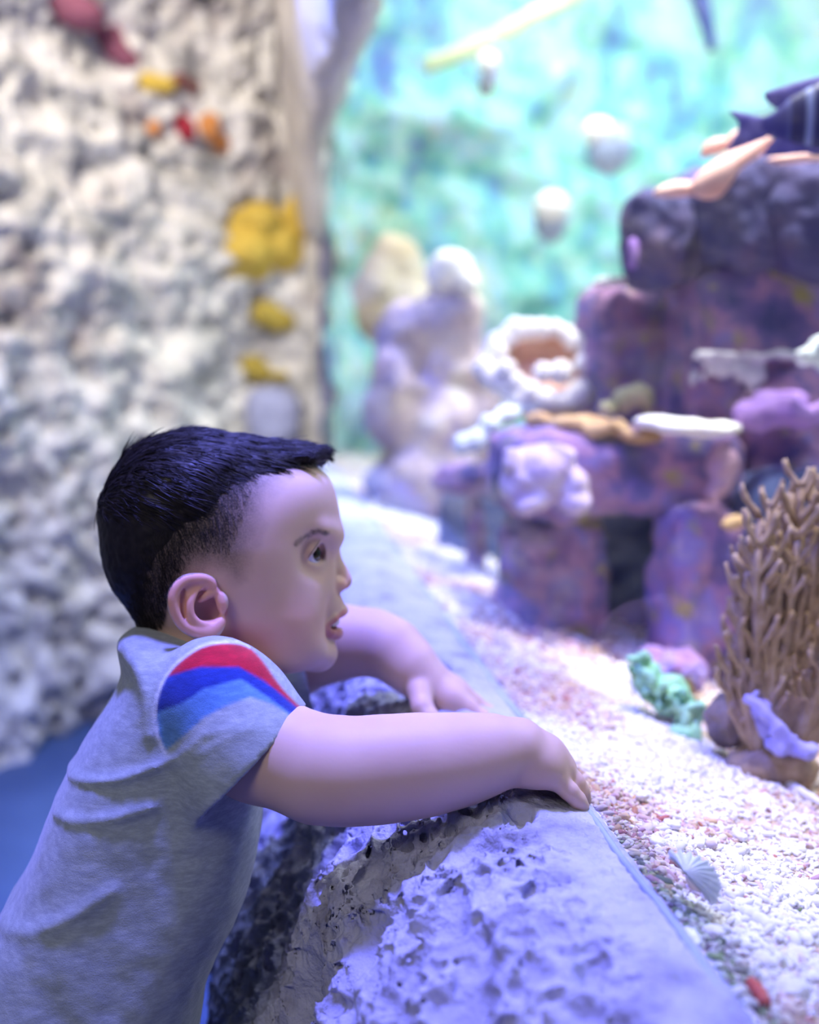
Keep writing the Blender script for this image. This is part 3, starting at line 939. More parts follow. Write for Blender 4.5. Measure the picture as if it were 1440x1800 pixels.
# ---- stone ruin of blocks and pillars
RUIN = mottled('coralline_stone', [(0.30, (0.07, 0.08, 0.22)), (0.43, (0.18, 0.13, 0.32)), (0.52, (0.42, 0.23, 0.38)), (0.60, (0.27, 0.22, 0.50)), (0.70, (0.58, 0.44, 0.50))], 13, 6, 0.9, 0.6, 70, 0.006, spots=(26, 0.58, 0.68, (0.40, 0.34, 0.14)))
DARKB = mottled('shaded_blue_stone', [(0.3, (0.05, 0.08, 0.20)), (0.7, (0.10, 0.13, 0.28))], 9, 5, 0.9, 0.5, 50, 0.006)  # shade of the dark openings put into the colour of recessed stones
TOPR = mottled('top_boulder_stone', [(0.3, (0.05, 0.07, 0.20)), (0.55, (0.10, 0.09, 0.22)), (0.75, (0.22, 0.14, 0.22))], 10, 5, 0.9, 0.6, 60, 0.005)
ruin = empty('stone_ruin', P(1150, 1180, 1.42) * np.array([1, 1, 0]) + np.array([0, 0, 0.55]), 'sunken stone ruin of stacked blocks and two pillars inside the tank', 'stone ruin')
def block(name, x0, x1, y0, y1, D, dep, mat=RUIN, p=4.5, amp=0.14, seed=1, yaw=0.12, n=26, **kw):
    c, h = px_box(x0, x1, y0, y1, D, dep)
    return rock(name, c, h, mat, parent=ruin, p=p, amp=amp, seed=seed, yaw=yaw, n=n, freq=4, **kw)
block('pillar', 888, 1072, 890, 1185, 1.42, 0.13, seed=2, p=4, amp=0.14)
block('pillar', 1172, 1312, 890, 1260, 1.36, 0.11, seed=3, p=4, amp=0.14)
block('lintel', 870, 1315, 752, 925, 1.38, 0.18, seed=4, amp=0.10)
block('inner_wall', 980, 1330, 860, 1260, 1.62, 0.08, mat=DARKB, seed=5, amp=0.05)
block('block', 1036, 1232, 490, 770, 1.58, 0.16, seed=6, amp=0.08)
block('slab', 1222, 1560, 462, 650, 1.42, 0.22, seed=7, amp=0.05, p=7)
block('block', 1205, 1405, 618, 775, 1.45, 0.14, seed=8, amp=0.09)
block('block', 1290, 1560, 640, 1000, 1.42, 0.20, seed=9, amp=0.10, p=4)
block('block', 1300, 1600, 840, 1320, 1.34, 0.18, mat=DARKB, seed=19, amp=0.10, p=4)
block('pillar', 822, 850, 850, 1070, 1.75, 0.05, seed=10, amp=0.2, p=3, n=14)
block('beam', 770, 905, 822, 872, 1.72, 0.08, seed=11, amp=0.25, p=3, n=14)
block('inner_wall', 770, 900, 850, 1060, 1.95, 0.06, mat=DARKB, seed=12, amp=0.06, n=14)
for k_, (x0, x1, y0, y1, D, sd) in enumerate([(1112, 1230, 328, 500, 1.42, 1), (1180, 1330, 300, 500, 1.44, 2), (1255, 1420, 262, 490, 1.38, 3), (1360, 1560, 258, 490, 1.36, 5)]):
    c, h = px_box(x0, x1, y0, y1, D, 0.13)
    rock('boulder', c, h, TOPR, ['rounded dark boulder at the left end of the ruin top', 'dark boulder under the pink soft coral', 'large dark blue boulder below the tail of the fish', 'dark boulder cut off by the right edge atop the ruin'][k_], 'boulder', p=3.0, amp=0.13, seed=sd, n=24)

# ---- left reef column with its white cap
COLM = mottled('reef_column_stone', [(0.30, (0.15, 0.15, 0.30)), (0.46, (0.34, 0.27, 0.38)), (0.58, (0.52, 0.40, 0.40)), (0.75, (0.62, 0.58, 0.50))], 8, 6, 0.9, 0.6, 40, 0.01, spots=(12, 0.60, 0.72, (0.25, 0.18, 0.60)))
blobs('reef_column', [px_ball(750, 850, 105, 70, 2.4), px_ball(760, 760, 95, 90, 2.42), px_ball(780, 650, 80, 90, 2.45), px_ball(795, 560, 60, 70, 2.42), px_ball(715, 600, 50, 80, 2.4), px_ball(690, 700, 50, 90, 2.35), px_ball(840, 720, 40, 120, 2.5)], 0.03, 0.011, COLM, 'tall blurred mauve reef column left of the peach cup coral', 'reef column', noise=0.012, freq=18, seed=3)
BEIGE = mottled('beige_coral_stone', [(0.3, (0.50, 0.44, 0.32)), (0.7, (0.70, 0.64, 0.48))], 12, 5, 0.9, 0.4, 50, 0.006)
blobs('beige_coral', [px_ball(690, 470, 52, 60, 2.75), px_ball(660, 530, 40, 70, 2.7), px_ball(715, 540, 50, 60, 2.75)], 0.03, 0.013, BEIGE, 'rounded beige coral mound behind the reef column', 'coral', noise=0.010, freq=20)
CAPW = mottled('white_coral', [(0.3, (0.84, 0.80, 0.72)), (0.7, (0.92, 0.91, 0.88))], 40, 4, 0.7, 0.3, 90, 0.003)
blobs('white_coral', [px_ball(793, 470, 38, 32, 2.38), px_ball(775, 492, 28, 26, 2.38), px_ball(822, 500, 22, 24, 2.36)], 0.02, 0.008, CAPW, 'bright white coral dome on top of the reef column', 'coral', noise=0.005, freq=40)
# ---- peach cup coral ringed with white polyps
PEACH = mottled('peach_coral', [(0.3, (0.62, 0.33, 0.22)), (0.7, (0.76, 0.47, 0.34))], 25, 4, 0.7, 0.3, 80, 0.003)
cupc = P(948, 640, 1.66)
cup = empty('cup_coral', cupc - np.array([0, 0, 0.10]), 'peach cup coral ringed with round white polyps on the ruin', 'coral')
kx, kz = 1.66 / FPX * 92, 1.66 / FPX * 62
# dish facing the camera
nr_, na2 = 14, 40
rr = np.linspace(0, 1, nr_)[:, None]; aa = np.linspace(0, 2 * math.pi, na2, endpoint=False)[None]
wob = 1 + 0.06 * np.sin(3 * aa + 0.5)
dx = rr * np.cos(aa) * kx * wob; dz = rr * np.sin(aa) * kz * wob; dy = 0.035 * (1 - rr ** 2) + 0 * aa
A1 = np.stack([dx, dy + dz * 0.5, dz], -1).reshape(-1, 3); A2 = A1 + np.array([0, 0.012, -0.004])
i = np.arange(nr_ - 1)[:, None] * na2; j = np.arange(na2)[None]; jn = (j + 1) % na2
q1 = np.stack([i + j, i + na2 + j, i + na2 + jn, i + jn], -1).reshape(-1, 4)
rim = np.stack([(nr_ - 1) * na2 + j[0], (nr_ - 1) * na2 + j[0] + nr_ * na2, (nr_ - 1) * na2 + jn[0] + nr_ * na2, (nr_ - 1) * na2 + jn[0]], 1)
adopt(mesh_np('dish', np.concatenate([A1, A2]) + cupc, np.concatenate([q1, q1[:, ::-1] + nr_ * na2, rim]), PEACH), cup)
adopt(mesh_np('stalk', *rock_np(cupc + np.array([0.03, 0.06, -0.05]), (0.045, 0.035, 0.065), p=2.6, amp=0.1, n=16, seed=2), PEACH), cup)
R5 = np.random.default_rng(3)
pol_d, pol_f = cube_sphere(8)
pol_me = None
def polyp(c, r):
    global pol_me
    if pol_me is None:
        o = mesh_np('polyp', pol_d * (1 + 0.06 * fbm(pol_d, 2.5, 2, 3))[:, None], pol_f, CAPW); pol_me = o.data
    else:
        o = bpy.data.objects.new('polyp', pol_me); COL.objects.link(o)
    o.location = c; o.scale = (r, r, r)
    o.parent = cup; o.matrix_parent_inverse = Matrix.Translation(cup.location).inverted()
for t in np.linspace(0, 2 * math.pi, 25, endpoint=False):
    if 5.75 < t or t < 0.15: continue
    r = R5.uniform(0.90, 1.10)
    polyp(cupc + np.array([math.cos(t) * kx * r, -0.008 + math.sin(t) * kz * 0.5, math.sin(t) * kz * r]), R5.uniform(0.013, 0.020))
for x, y in [(905, 672), (930, 690), (985, 655), (1008, 700), (1020, 690), (955, 655), (890, 650), (1025, 640)]:
    polyp(P(x, y, 1.63), R5.uniform(0.013, 0.019))
# ---- soft corals and encrusting growth on the ruin
BLW = mottled('pale_blue_coral', [(0.3, (0.62, 0.76, 0.78)), (0.7, (0.84, 0.90, 0.90))], 40, 4, 0.7, 0.3, 90, 0.003)
blobs('soft_coral', [px_ball(815, 785, 20, 22, 1.6), px_ball(838, 772, 22, 20, 1.6), px_ball(862, 748, 20, 22, 1.6), px_ball(890, 730, 26, 20, 1.62), px_ball(925, 715, 28, 18, 1.64), px_ball(955, 700, 22, 14, 1.64)], 0.010, 0.005, BLW, 'pale blue white soft coral trailing below the peach cup', 'coral', noise=0.004, freq=60)
YG = mottled('yellow_green_coral', [(0.3, (0.42, 0.42, 0.18)), (0.7, (0.66, 0.62, 0.34))], 30, 4, 0.8, 0.4, 90, 0.004)
blobs('lumpy_coral', [px_ball(1095, 705, 22, 22, 1.5), px_ball(1122, 695, 22, 20, 1.5), px_ball(1070, 720, 18, 16, 1.48), px_ball(1138, 708, 16, 18, 1.5)], 0.008, 0.005, YG, 'yellow green lumpy coral between peach cup and white plate', 'coral', noise=0.004, freq=60)
ORG = mottled('orange_crust', [(0.3, (0.45, 0.24, 0.10)), (0.7, (0.62, 0.44, 0.22))], 25, 4, 0.8, 0.4, 90, 0.004)
blobs('crust_coral', [px_ball(1000, 745, 40, 16, 1.40), px_ball(1060, 752, 44, 16, 1.39), px_ball(1120, 768, 40, 14, 1.38), px_ball(950, 742, 30, 16, 1.42)], 0.012, 0.005, ORG, 'thin orange brown crust along the lintel top', 'coral', noise=0.006, freq=50)
# white plate coral
blobs('plate_coral', [px_ball(1150, 742, 36, 13, 1.35, 40), px_ball(1195, 750, 44, 15, 1.33, 50), px_ball(1245, 754, 40, 13, 1.33, 50), px_ball(1280, 752, 24, 10, 1.34, 30)], 0.008, 0.004, CAPW, 'bright white flat plate coral lying on the lintel', 'coral', noise=0.002, freq=60)
LAV = mottled('lavender_coral', [(0.3, (0.48, 0.34, 0.50)), (0.6, (0.72, 0.60, 0.70)), (0.8, (0.86, 0.80, 0.84))], 40, 4, 0.8, 0.5, 90, 0.004)
sp = [px_ball(950, 830, 62, 50, 1.36), px_ball(915, 850, 38, 34, 1.35), px_ball(1000, 850, 34, 36, 1.35), px_ball(1012, 885, 26, 20, 1.34), px_ball(930, 885, 34, 22, 1.34)]
sp += [px_ball(950 + R5.uniform(-62, 62), 828 + R5.uniform(-44, 50), 12, 12, 1.335) for _ in range(22)]
blobs('brain_coral', sp, 0.008, 0.0045, LAV, 'knobbly lavender coral head hanging on the left pillar', 'coral', noise=0.004, freq=60)
PNKR = mottled('pink_crust', [(0.3, (0.42, 0.24, 0.40)), (0.7, (0.64, 0.44, 0.50))], 30, 4, 0.8, 0.4, 90, 0.004)
blobs('crust_coral', [px_ball(1270, 820, 26, 44, 1.34), px_ball(1262, 860, 18, 24, 1.335)], 0.010, 0.005, PNKR, 'pink crust patch at the right end of the lintel', 'coral', noise=0.005, freq=60)
blobs('crust_coral', [px_ball(1300, 915, 22, 9, 1.32), px_ball(1285, 922, 16, 8, 1.32)], 0.006, 0.004, ORG, 'small orange knob above the right pillar', 'coral', noise=0.003, freq=60)
# white fringe over the middle block
fr = [px_ball(1220 + 18 * q, 624 + 3 * math.sin(q * 2.1), 11 + 3 * math.sin(q), 6, 1.415, 14) for q in range(11)]
for q in range(9):
    h_ = R5.uniform(20, 48)
    fr += [px_ball(1222 + 15 * q + R5.uniform(-4, 4), 634 + h_ * f_, 5, 13, 1.425 - 0.002 * f_) for f_ in (0, 0.5, 1.0)]
FRM = mottled('fringe_coral', [(0.3, (0.55, 0.52, 0.62)), (0.7, (0.86, 0.84, 0.84))], 30, 4, 0.8, 0.4, 90, 0.004)
blobs('fringe_coral', fr, 0.008, 0.0045, FRM, 'white fringe coral draped over the edge of a middle block', 'coral', noise=0.003, freq=60)
PUR = mottled('purple_coral', [(0.3, (0.28, 0.14, 0.55)), (0.7, (0.52, 0.32, 0.70))], 30, 4, 0.8, 0.4, 90, 0.004)
blobs('purple_coral', [px_ball(1310 + 22 * q, 728 + 8 * math.sin(q * 1.7), 24, 22, 1.36) for q in range(8)] + [px_ball(1350, 705, 30, 16, 1.38), px_ball(1400, 700, 30, 16, 1.38)], 0.010, 0.005, PUR, 'purple mound of coral right of the white plate', 'coral', noise=0.006, freq=50)
blobs('soft_coral', [px_ball(1418, 628, 20, 18, 1.33), px_ball(1440, 605, 20, 18, 1.33), px_ball(1452, 635, 20, 20, 1.33)], 0.008, 0.004, BLW, 'pale mint soft coral cut off by the right edge', 'coral', noise=0.004, freq=60)
blobs('crust_coral', [px_ball(1060 + 24 * q, 496 - 2 * q, 18, 8, 1.54, 40) for q in range(7)], 0.008, 0.005, CAPW, 'white strip painting the lit top of the left upper block', 'coral', noise=0.003, freq=50)  # white blobs stand in for light on the block top
blobs('crust_coral', [px_ball(1112, 428 + 12 * q, 10, 12, 1.38) for q in range(4)], 0.006, 0.004, PUR, 'violet spot on the left boulder of the ruin top', 'coral', noise=0.003, freq=60)
tick('ruin')
# pink soft coral on the top boulders
PINK = mottled('pink_soft_coral', [(0.3, (0.78, 0.40, 0.33)), (0.7, (0.90, 0.60, 0.52))], 25, 3, 0.6, 0.2, 60, 0.003)
def plate_np(poly, D, thick, bulge=0.0, drift=0.0):
    """solid cut from a pixel outline at one depth, with real thickness and rounded faces"""
    poly = np.array(poly, float)
    d3 = np.array([P(x, y, D + drift * k / len(poly)) for k, (x, y) in enumerate(poly)])
    c = d3.mean(0)
    n = len(poly)
    yv = np.array([0, 1.0, 0])
    rings = [(1.0, 0.0), (0.93, thick * 0.40), (0.55, thick * 0.5 + bulge * 0.7), (0.2, thick * 0.5 + bulge)]
    V = []
    for f, o in rings: V.append(c + (d3 - c) * f - yv * o)
    V.append((c - yv * (thick * 0.5 + bulge))[None])
    for f, o in rings[1:]: V.append(c + (d3 - c) * f + yv * o)
    V.append((c + yv * (thick * 0.5 + bulge))[None])
    V = np.concatenate(V)
    F = []
    for r in range(3):
        for k in range(n): F.append((r * n + k, r * n + (k + 1) % n, (r + 1) * n + (k + 1) % n, (r + 1) * n + k))
    for k in range(n): F.append((3 * n + k, 3 * n + (k + 1) % n, 4 * n, 4 * n))
    b0 = 4 * n + 1
    for k in range(n): F.append(((k + 1) % n, k, b0 + k, b0 + (k + 1) % n))
    for r in range(2):
        for k in range(n): F.append((b0 + r * n + (k + 1) % n, b0 + r * n + k, b0 + (r + 1) * n + k, b0 + (r + 1) * n + (k + 1) % n))
    for k in range(n): F.append((b0 + 2 * n + (k + 1) % n, b0 + 2 * n + k, b0 + 3 * n, b0 + 3 * n))
    return V, np.array(F)
def plate(name, poly, D, thick, mat, bulge=0.0, it=2, **kw):
    V, F = plate_np(smooth_poly(poly, it), D, thick, bulge, **kw)
    return tri_mesh(name, V, F, mat)
pc = empty('soft_coral', P(1270, 340, 1.34), 'pink leafy soft coral on the top boulders under the fish', 'coral')
adopt(plate('lobe', [(1208, 338), (1225, 305), (1262, 278), (1312, 250), (1345, 232), (1366, 228), (1358, 250), (1338, 275), (1300, 296), (1282, 330), (1262, 350), (1235, 352)], 1.33, 0.010, PINK, 0.008), pc)
adopt(plate('lobe', [(1140, 345), (1165, 322), (1205, 315), (1232, 325), (1225, 345), (1180, 348)], 1.35, 0.014, PINK, 0.010), pc)
adopt(plate('lobe', [(1228, 278), (1236, 252), (1262, 240), (1278, 244), (1300, 222), (1298, 245), (1275, 268), (1250, 275)], 1.36, 0.010, PINK, 0.008), pc)
adopt(plate('lobe', [(1340, 282), (1370, 272), (1420, 264), (1470, 268), (1480, 282), (1420, 284), (1370, 290)], 1.32, 0.012, PINK, 0.006), pc)

# ---- fish leaving at the right edge
def fish_material():
    m, nt, b = new_mat('fish_scales')
    at = N(nt, 'ShaderNodeAttribute', attribute_name='along')
    r = ramp(nt, [(0.0, (0.05, 0.045, 0.34)), (0.16, (0.04, 0.04, 0.28)), (0.185, (0.10, 0.12, 0.42)), (0.21, (0.025, 0.025, 0.15)), (0.29, (0.025, 0.03, 0.16)), (0.315, (0.30, 0.36, 0.70)), (0.34, (0.30, 0.36, 0.70)), (0.365, (0.025, 0.03, 0.16)), (0.5, (0.03, 0.035, 0.18)), (0.53, (0.3, 0.36, 0.7)), (0.56, (0.03, 0.035, 0.18))])
    nt.links.new(at.outputs['Fac'], r.inputs['Fac']); nt.links.new(r.outputs['Color'], b.inputs['Base Color'])
    b.inputs['Roughness'].default_value = 0.4
    return m
FISHM = fish_material()
FINM = mottled('fish_fin', [(0.3, (0.07, 0.06, 0.36)), (0.7, (0.20, 0.17, 0.58))], 60, 3, 0.5)
FD = 1.14
fish = empty('fish', P(1440, 215, FD), 'dark indigo fish with pale blue bars above the pink coral', 'fish')
xs_ = np.linspace(0, 1, 34)
cx_ = 1338 + 245 * xs_; cy_ = 222 - 32 * xs_
hh_ = np.interp(xs_, [0, 0.08, 0.2, 0.4, 0.6, 0.8, 0.93, 1.0], [15, 20, 42, 62, 64, 50, 28, 3])
av = np.linspace(0, 2 * math.pi, 24, endpoint=False)
kf = FD / FPX
Vf = np.array([P(x, y, FD) + np.array([0, math.cos(a) * h_ * 0.36 * kf, math.sin(a) * h_ * kf]) for x, y, h_ in zip(cx_, cy_, hh_) for a in av])
i = np.arange(33)[:, None] * 24; j = np.arange(24)[None]; jn = (j + 1) % 24
Ff = np.stack([i + j, i + 24 + j, i + 24 + jn, i + jn], -1).reshape(-1, 4)
adopt(mesh_np('body', Vf, Ff, FISHM, attrs={'along': ('FLOAT', np.repeat(xs_, 24))}), fish)
adopt(plate('tail_fin', [(1278, 193), (1305, 197), (1332, 204), (1352, 206), (1352, 240), (1335, 246), (1305, 258), (1272, 268), (1288, 248), (1300, 225), (1296, 208)], FD, 0.004, FINM), fish)
adopt(plate('dorsal_fin', [(1338, 163), (1380, 150), (1440, 132), (1520, 122), (1540, 150), (1480, 180), (1400, 200), (1375, 196), (1352, 184)], FD, 0.005, FINM), fish)
adopt(plate('anal_fin', [(1336, 277), (1352, 255), (1372, 232), (1430, 240), (1500, 250), (1470, 264), (1400, 270)], FD, 0.005, FINM), fish)
for y0 in (-1, 1):
    e_, f_ = cube_sphere(8)
    adopt(mesh_np('eye', e_ * 0.006 + P(1555, 188, FD) + np.array([0, y0 * 0.012, 0]), f_, PEB), fish)

# ---- brown sea fan
FANM = mottled('sea_fan_skin', [(0.3, (0.28, 0.19, 0.12)), (0.55, (0.44, 0.32, 0.21)), (0.75, (0.56, 0.44, 0.34))], 60, 4, 0.85, 0.4, 200, 0.002)
fan = empty('sea_fan', P(1350, 1345, 0.99), 'tall brown branching sea fan at the right edge', 'sea fan')
R6 = np.random.default_rng(9)
DF = 0.99
kd = DF / FPX
def twig(x0, y0, x1, y1, r0, bend, dd):
    t = np.linspace(0, 1, 9)
    x = x0 + (x1 - x0) * t + bend * np.sin(t * math.pi) + np.cumsum(R6.normal(0, 1.4, 9))
    y = y0 + (y1 - y0) * t
    return np.array([P(a, b, DF + dd * q) for a, b, q in zip(x, y, t)]), np.linspace(r0, r0 * 0.62, 9) * kd
tops = [(1316, 962), (1330, 912), (1346, 896), (1362, 905), (1380, 872), (1398, 866), (1414, 858), (1430, 850), (1450, 852), (1475, 846), (1500, 860), (1525, 880), (1550, 900), (1318, 1010), (1322, 1060), (1338, 960), (1372, 940), (1408, 920), (1440, 905), (1465, 900), (1302, 1110), (1290, 1160), (1355, 990), (1390, 960), (1425, 945)]
tops += [(x + R6.uniform(-12, 12), y + R6.uniform(20, 90)) for x, y in tops[:20]]
for q, (tx, ty) in enumerate(tops):
    cs, rs = [], []
    bx = 1352 + (tx - 1352) * 0.25 + R6.uniform(-14, 14)
    dd = R6.uniform(-0.030, 0.030)
    bend = (tx - 1400) * 0.22
    c, r = twig(bx, 1345 + R6.uniform(-8, 8), tx, ty, R6.uniform(9.5, 13), bend, dd)
    cs.append(c); rs.append(r)
    for s_ in range(R6.integers(8, 12)):
        k_ = R6.integers(2, 9)
        p0 = c[k_]
        sgn = R6.choice([-1, 1])
        ln = R6.uniform(26, 70) * kd
        t = np.linspace(0, 1, 6)
        cc = p0[None] + np.stack([sgn * ln * 0.50 * np.sin(t * 1.5), R6.uniform(-0.010, 0.010) * t, ln * t], 1)
        cs.append(cc); rs.append(np.linspace(7.4, 4.6, 6) * kd)
    V, F = tubes(cs, rs, 6)
    V = V + (0.0022 * fbm(V, 130, 2, q))[:, None] * np.array([1, 0.5, 0.6])
    adopt(tri_mesh('branch', V, F, FANM), fan)
adopt(mesh_np('holdfast', *rock_np(P(1355, 1345, 0.99), (0.035, 0.03, 0.02), p=2.5, amp=0.15, n=14), FANM), fan)
# ---- frilly green coral on the sand
GRN = mottled('green_coral', [(0.3, (0.20, 0.50, 0.30)), (0.6, (0.36, 0.68, 0.42)), (0.8, (0.58, 0.78, 0.46))], 45, 4, 0.75, 0.4, 120, 0.003)
gs = [px_ball(1140, 1195, 28, 38, 1.10), px_ball(1180, 1225, 34, 44, 1.09), px_ball(1212, 1265, 24, 34, 1.07), px_ball(1200, 1288, 26, 16, 1.05)]
for q in range(130):
    t = R6.random()
    x = 1112 + 120 * t + R6.uniform(-14, 10); y = 1155 + 110 * t + R6.uniform(-20, 40)
    gs.append(px_ball(x, y, R6.uniform(5, 11), R6.uniform(5, 12), 1.10 - 0.035 * t - R6.uniform(0.0, 0.024)))
blobs('green_coral', gs, 0.0022, 0.0022, GRN, 'frilly bright green coral sitting on the sand', 'coral', noise=0.003, freq=110)
# low rocks round the foot of the fan
RK = mottled('fan_foot_stone', [(0.3, (0.08, 0.07, 0.08)), (0.6, (0.26, 0.20, 0.17)), (0.8, (0.40, 0.30, 0.24))], 30, 5, 0.9, 0.5, 100, 0.003)
def foot_rock(x, y, rx, ry, D, mat, label, seed):
    c, h = px_ball(x, y, rx, ry, D)
    rock('rock', c, h, mat, label, 'rock', p=2.5, amp=0.28, n=18, seed=seed)
foot_rock(1288, 1270, 38, 46, 1.02, RK, 'dark brown rock between green coral and sea fan', 3)
foot_rock(1180, 1180, 60, 30, 1.22, RUIN, 'flat mauve rock behind the green coral', 5)
PLV = mottled('violet_sponge', [(0.3, (0.30, 0.28, 0.75)), (0.7, (0.48, 0.46, 0.88))], 40, 4, 0.8, 0.4, 120, 0.003)
blobs('violet_sponge', [px_ball(1322, 1225, 16, 18, 0.985), px_ball(1336, 1250, 18, 20, 0.98), px_ball(1345, 1280, 18, 22, 0.975), px_ball(1372, 1308, 26, 16, 0.965), px_ball(1410, 1318, 26, 14, 0.96)] + [px_ball(1318 + 95 * t_ ** 1.5 + R6.uniform(-12, 12), 1215 + 105 * t_ + R6.uniform(-12, 10), 6, 7, 0.97 - 0.018 * t_) for t_ in R6.random(46)], 0.003, 0.0024, PLV, 'violet blue sponge at the foot of the sea fan', 'sponge', noise=0.003, freq=90)
# ---- knobs on the far wall, lit caps and shaded bodies painted in
GRK = mottled('knob_shade', [(0.3, (0.22, 0.28, 0.42)), (0.7, (0.40, 0.46, 0.58))], 20, 4, 0.9)
for (x, y, rx, ry, wx, wy, wr, lab) in [(1070, 262, 38, 46, 1050, 232, 26, 'knob with its lit left shoulder painted white on the green tank wall'), (968, 385, 30, 42, 968, 364, 30, 'knob with its lit top painted white on the green tank wall above the peach cup'), (862, 128, 18, 28, 856, 108, 19, 'small knob with its lit top painted white high on the green tank wall')]:
    D = 3.3
    kn = empty('dome_coral', P(x, y, D), lab, 'coral')
    adopt(mesh_np('body', *rock_np(P(x, y, D), px_ball(x, y, rx, ry, D)[1], p=2.2, amp=0.08, n=14), GRK), kn)
    adopt(mesh_np('cap', *rock_np(P(wx, wy, D - 0.03), px_ball(x, y, wr, wr * 0.9, D)[1], p=2.2, amp=0.08, n=12), CAPW), kn)
    adopt(mesh_np('stem', *rock_np(P(x, y, D + 0.25), (0.03, 0.30, 0.03), p=3, amp=0.08, n=10), GRK), kn)
# pale rod standing in for a slanting line, and dark hose at the top
PALEM = plain('pale_green', (0.62, 0.70, 0.40), 0.5)
V, F = tubes([np.array(crm_pts([P(745, 118, 3.55), P(850, 78, 3.5), P(930, 35, 3.45), P(1020, -15, 3.4), P(1100, -60, 3.35)], 6))], [np.full(25, 0.028)], 10)
tag(tri_mesh('pale_line', V, F, PALEM), 'pale green line slanting across the top of the tank', 'pale_line')
HOSEM = plain('dark_hose', (0.03, 0.06, 0.22), 0.5)
V, F = tubes([np.array(crm_pts([P(1222, -60, 2.9), P(1232, 0, 2.9), P(1243, 45, 2.9), P(1250, 88, 2.9)], 6))], [np.linspace(0.030, 0.012, 19)], 10)
tag(tri_mesh('hose', V, F, HOSEM), 'dark blue hose hanging at the top of the tank', 'hose')
tick('tank')

# ================================================================== THE BOY
def skin_material():
    m, nt, b = new_mat('skin')
    base = N(nt, 'ShaderNodeRGB'); base.outputs[0].default_value = (0.62, 0.385, 0.285, 1)
    tc = N(nt, 'ShaderNodeTexCoord')
    no = N(nt, 'ShaderNodeTexNoise', ins={'Scale': 22, 'Detail': 3})
    nt.links.new(tc.outputs['Object'], no.inputs['Vector'])
    mr = ramp(nt, [(0.35, (0.62, 0.42, 0.32)), (0.65, (0.58, 0.385, 0.29))])
    nt.links.new(no.outputs['Fac'], mr.inputs['Fac'])
    col = mr.outputs['Color']
    for an, c in (('rosy', (0.66, 0.30, 0.24)), ('lips', (0.50, 0.21, 0.19)), ('mouth', (0.16, 0.03, 0.03)), ('stubble', (0.035, 0.026, 0.024)), ('brow', (0.05, 0.032, 0.026))):
        at = N(nt, 'ShaderNodeAttribute', attribute_name=an)
        fac = at.outputs['Fac']
        if an in ('stubble', 'brow'):
            n2 = N(nt, 'ShaderNodeTexNoise', ins={'Scale': 900, 'Detail': 2})
            nt.links.new(tc.outputs['Object'], n2.inputs['Vector'])
            mp = N(nt, 'ShaderNodeMapRange', ins={'From Min': 0.3, 'From Max': 0.7, 'To Min': 0.75, 'To Max': 1.1})
            nt.links.new(n2.outputs['Fac'], mp.inputs['Value'])
            mm = N(nt, 'ShaderNodeMath', operation='MULTIPLY', use_clamp=True)
            nt.links.new(fac, mm.inputs[0]); nt.links.new(mp.outputs['Result'], mm.inputs[1])
            fac = mm.outputs[0]
        mx = N(nt, 'ShaderNodeMix', data_type='RGBA')
        mx.inputs['B'].default_value = (*c, 1)
        nt.links.new(fac, mx.inputs['Factor']); nt.links.new(col, mx.inputs['A'])
        col = mx.outputs['Result']
    nt.links.new(col, b.inputs['Base Color'])
    b.inputs['Roughness'].default_value = 0.52
    b.inputs['Specular IOR Level'].default_value = 0.35
    b.inputs['Subsurface Weight'].default_value = 0.18
    b.inputs['Subsurface Radius'].default_value = (1.0, 0.35, 0.2)
    b.inputs['Subsurface Scale'].default_value = 0.006
    bn = N(nt, 'ShaderNodeTexNoise', ins={'Scale': 350, 'Detail': 3})
    nt.links.new(tc.outputs['Object'], bn.inputs['Vector'])
    bp = N(nt, 'ShaderNodeBump', ins={'Strength': 0.06, 'Distance': 0.001})
    nt.links.new(bn.outputs['Fac'], bp.inputs['Height'])
    nt.links.new(bp.outputs['Normal'], b.inputs['Normal'])
    return m
SKIN = skin_material()

def qa(px, py, b=0.0):
    q = Q(px, py, b)
    return (q[0], q[2])

FACE = smooth_poly([qa(*p) for p in [
    (577, 836), (590, 868), (597, 905), (598, 935), (594, 950), (588, 965), (588, 990), (590, 1020), (589, 1045), (577, 1064),
    (570, 1088), (569, 1112), (580, 1134), (584, 1150), (576, 1164), (560, 1172), (538, 1176), (500, 1177), (460, 1170),
    (400, 1160), (320, 1140), (262, 1118), (240, 1088), (214, 1042), (196, 1005), (188, 970), (184, 930), (182, 890), (196, 850), (222, 815),
    (262, 787), (310, 772), (355, 768), (420, 775), (480, 789), (540, 810)]], 2)

def pxpy(a, c):
    return 390 + a / S, 960 - c / S

def head_w(a, c):
    px, py = pxpy(a, c)
    w = 0.0705 - 0.006 * ss(py, 960, 1075) - 0.013 * ss(py, 1080, 1180) - 0.004 * ss(px, 430, 600)
    w = w - 0.020 * ss(py, 1020, 1125) * ss(-px, -340, -235)
    w = w - 0.004 * ss(-py, -860, -760)
    w = w - 0.011 * ss(px, 455, 575) * ss(py, 820, 970) * ss(-py, -1130, -985)
    return w

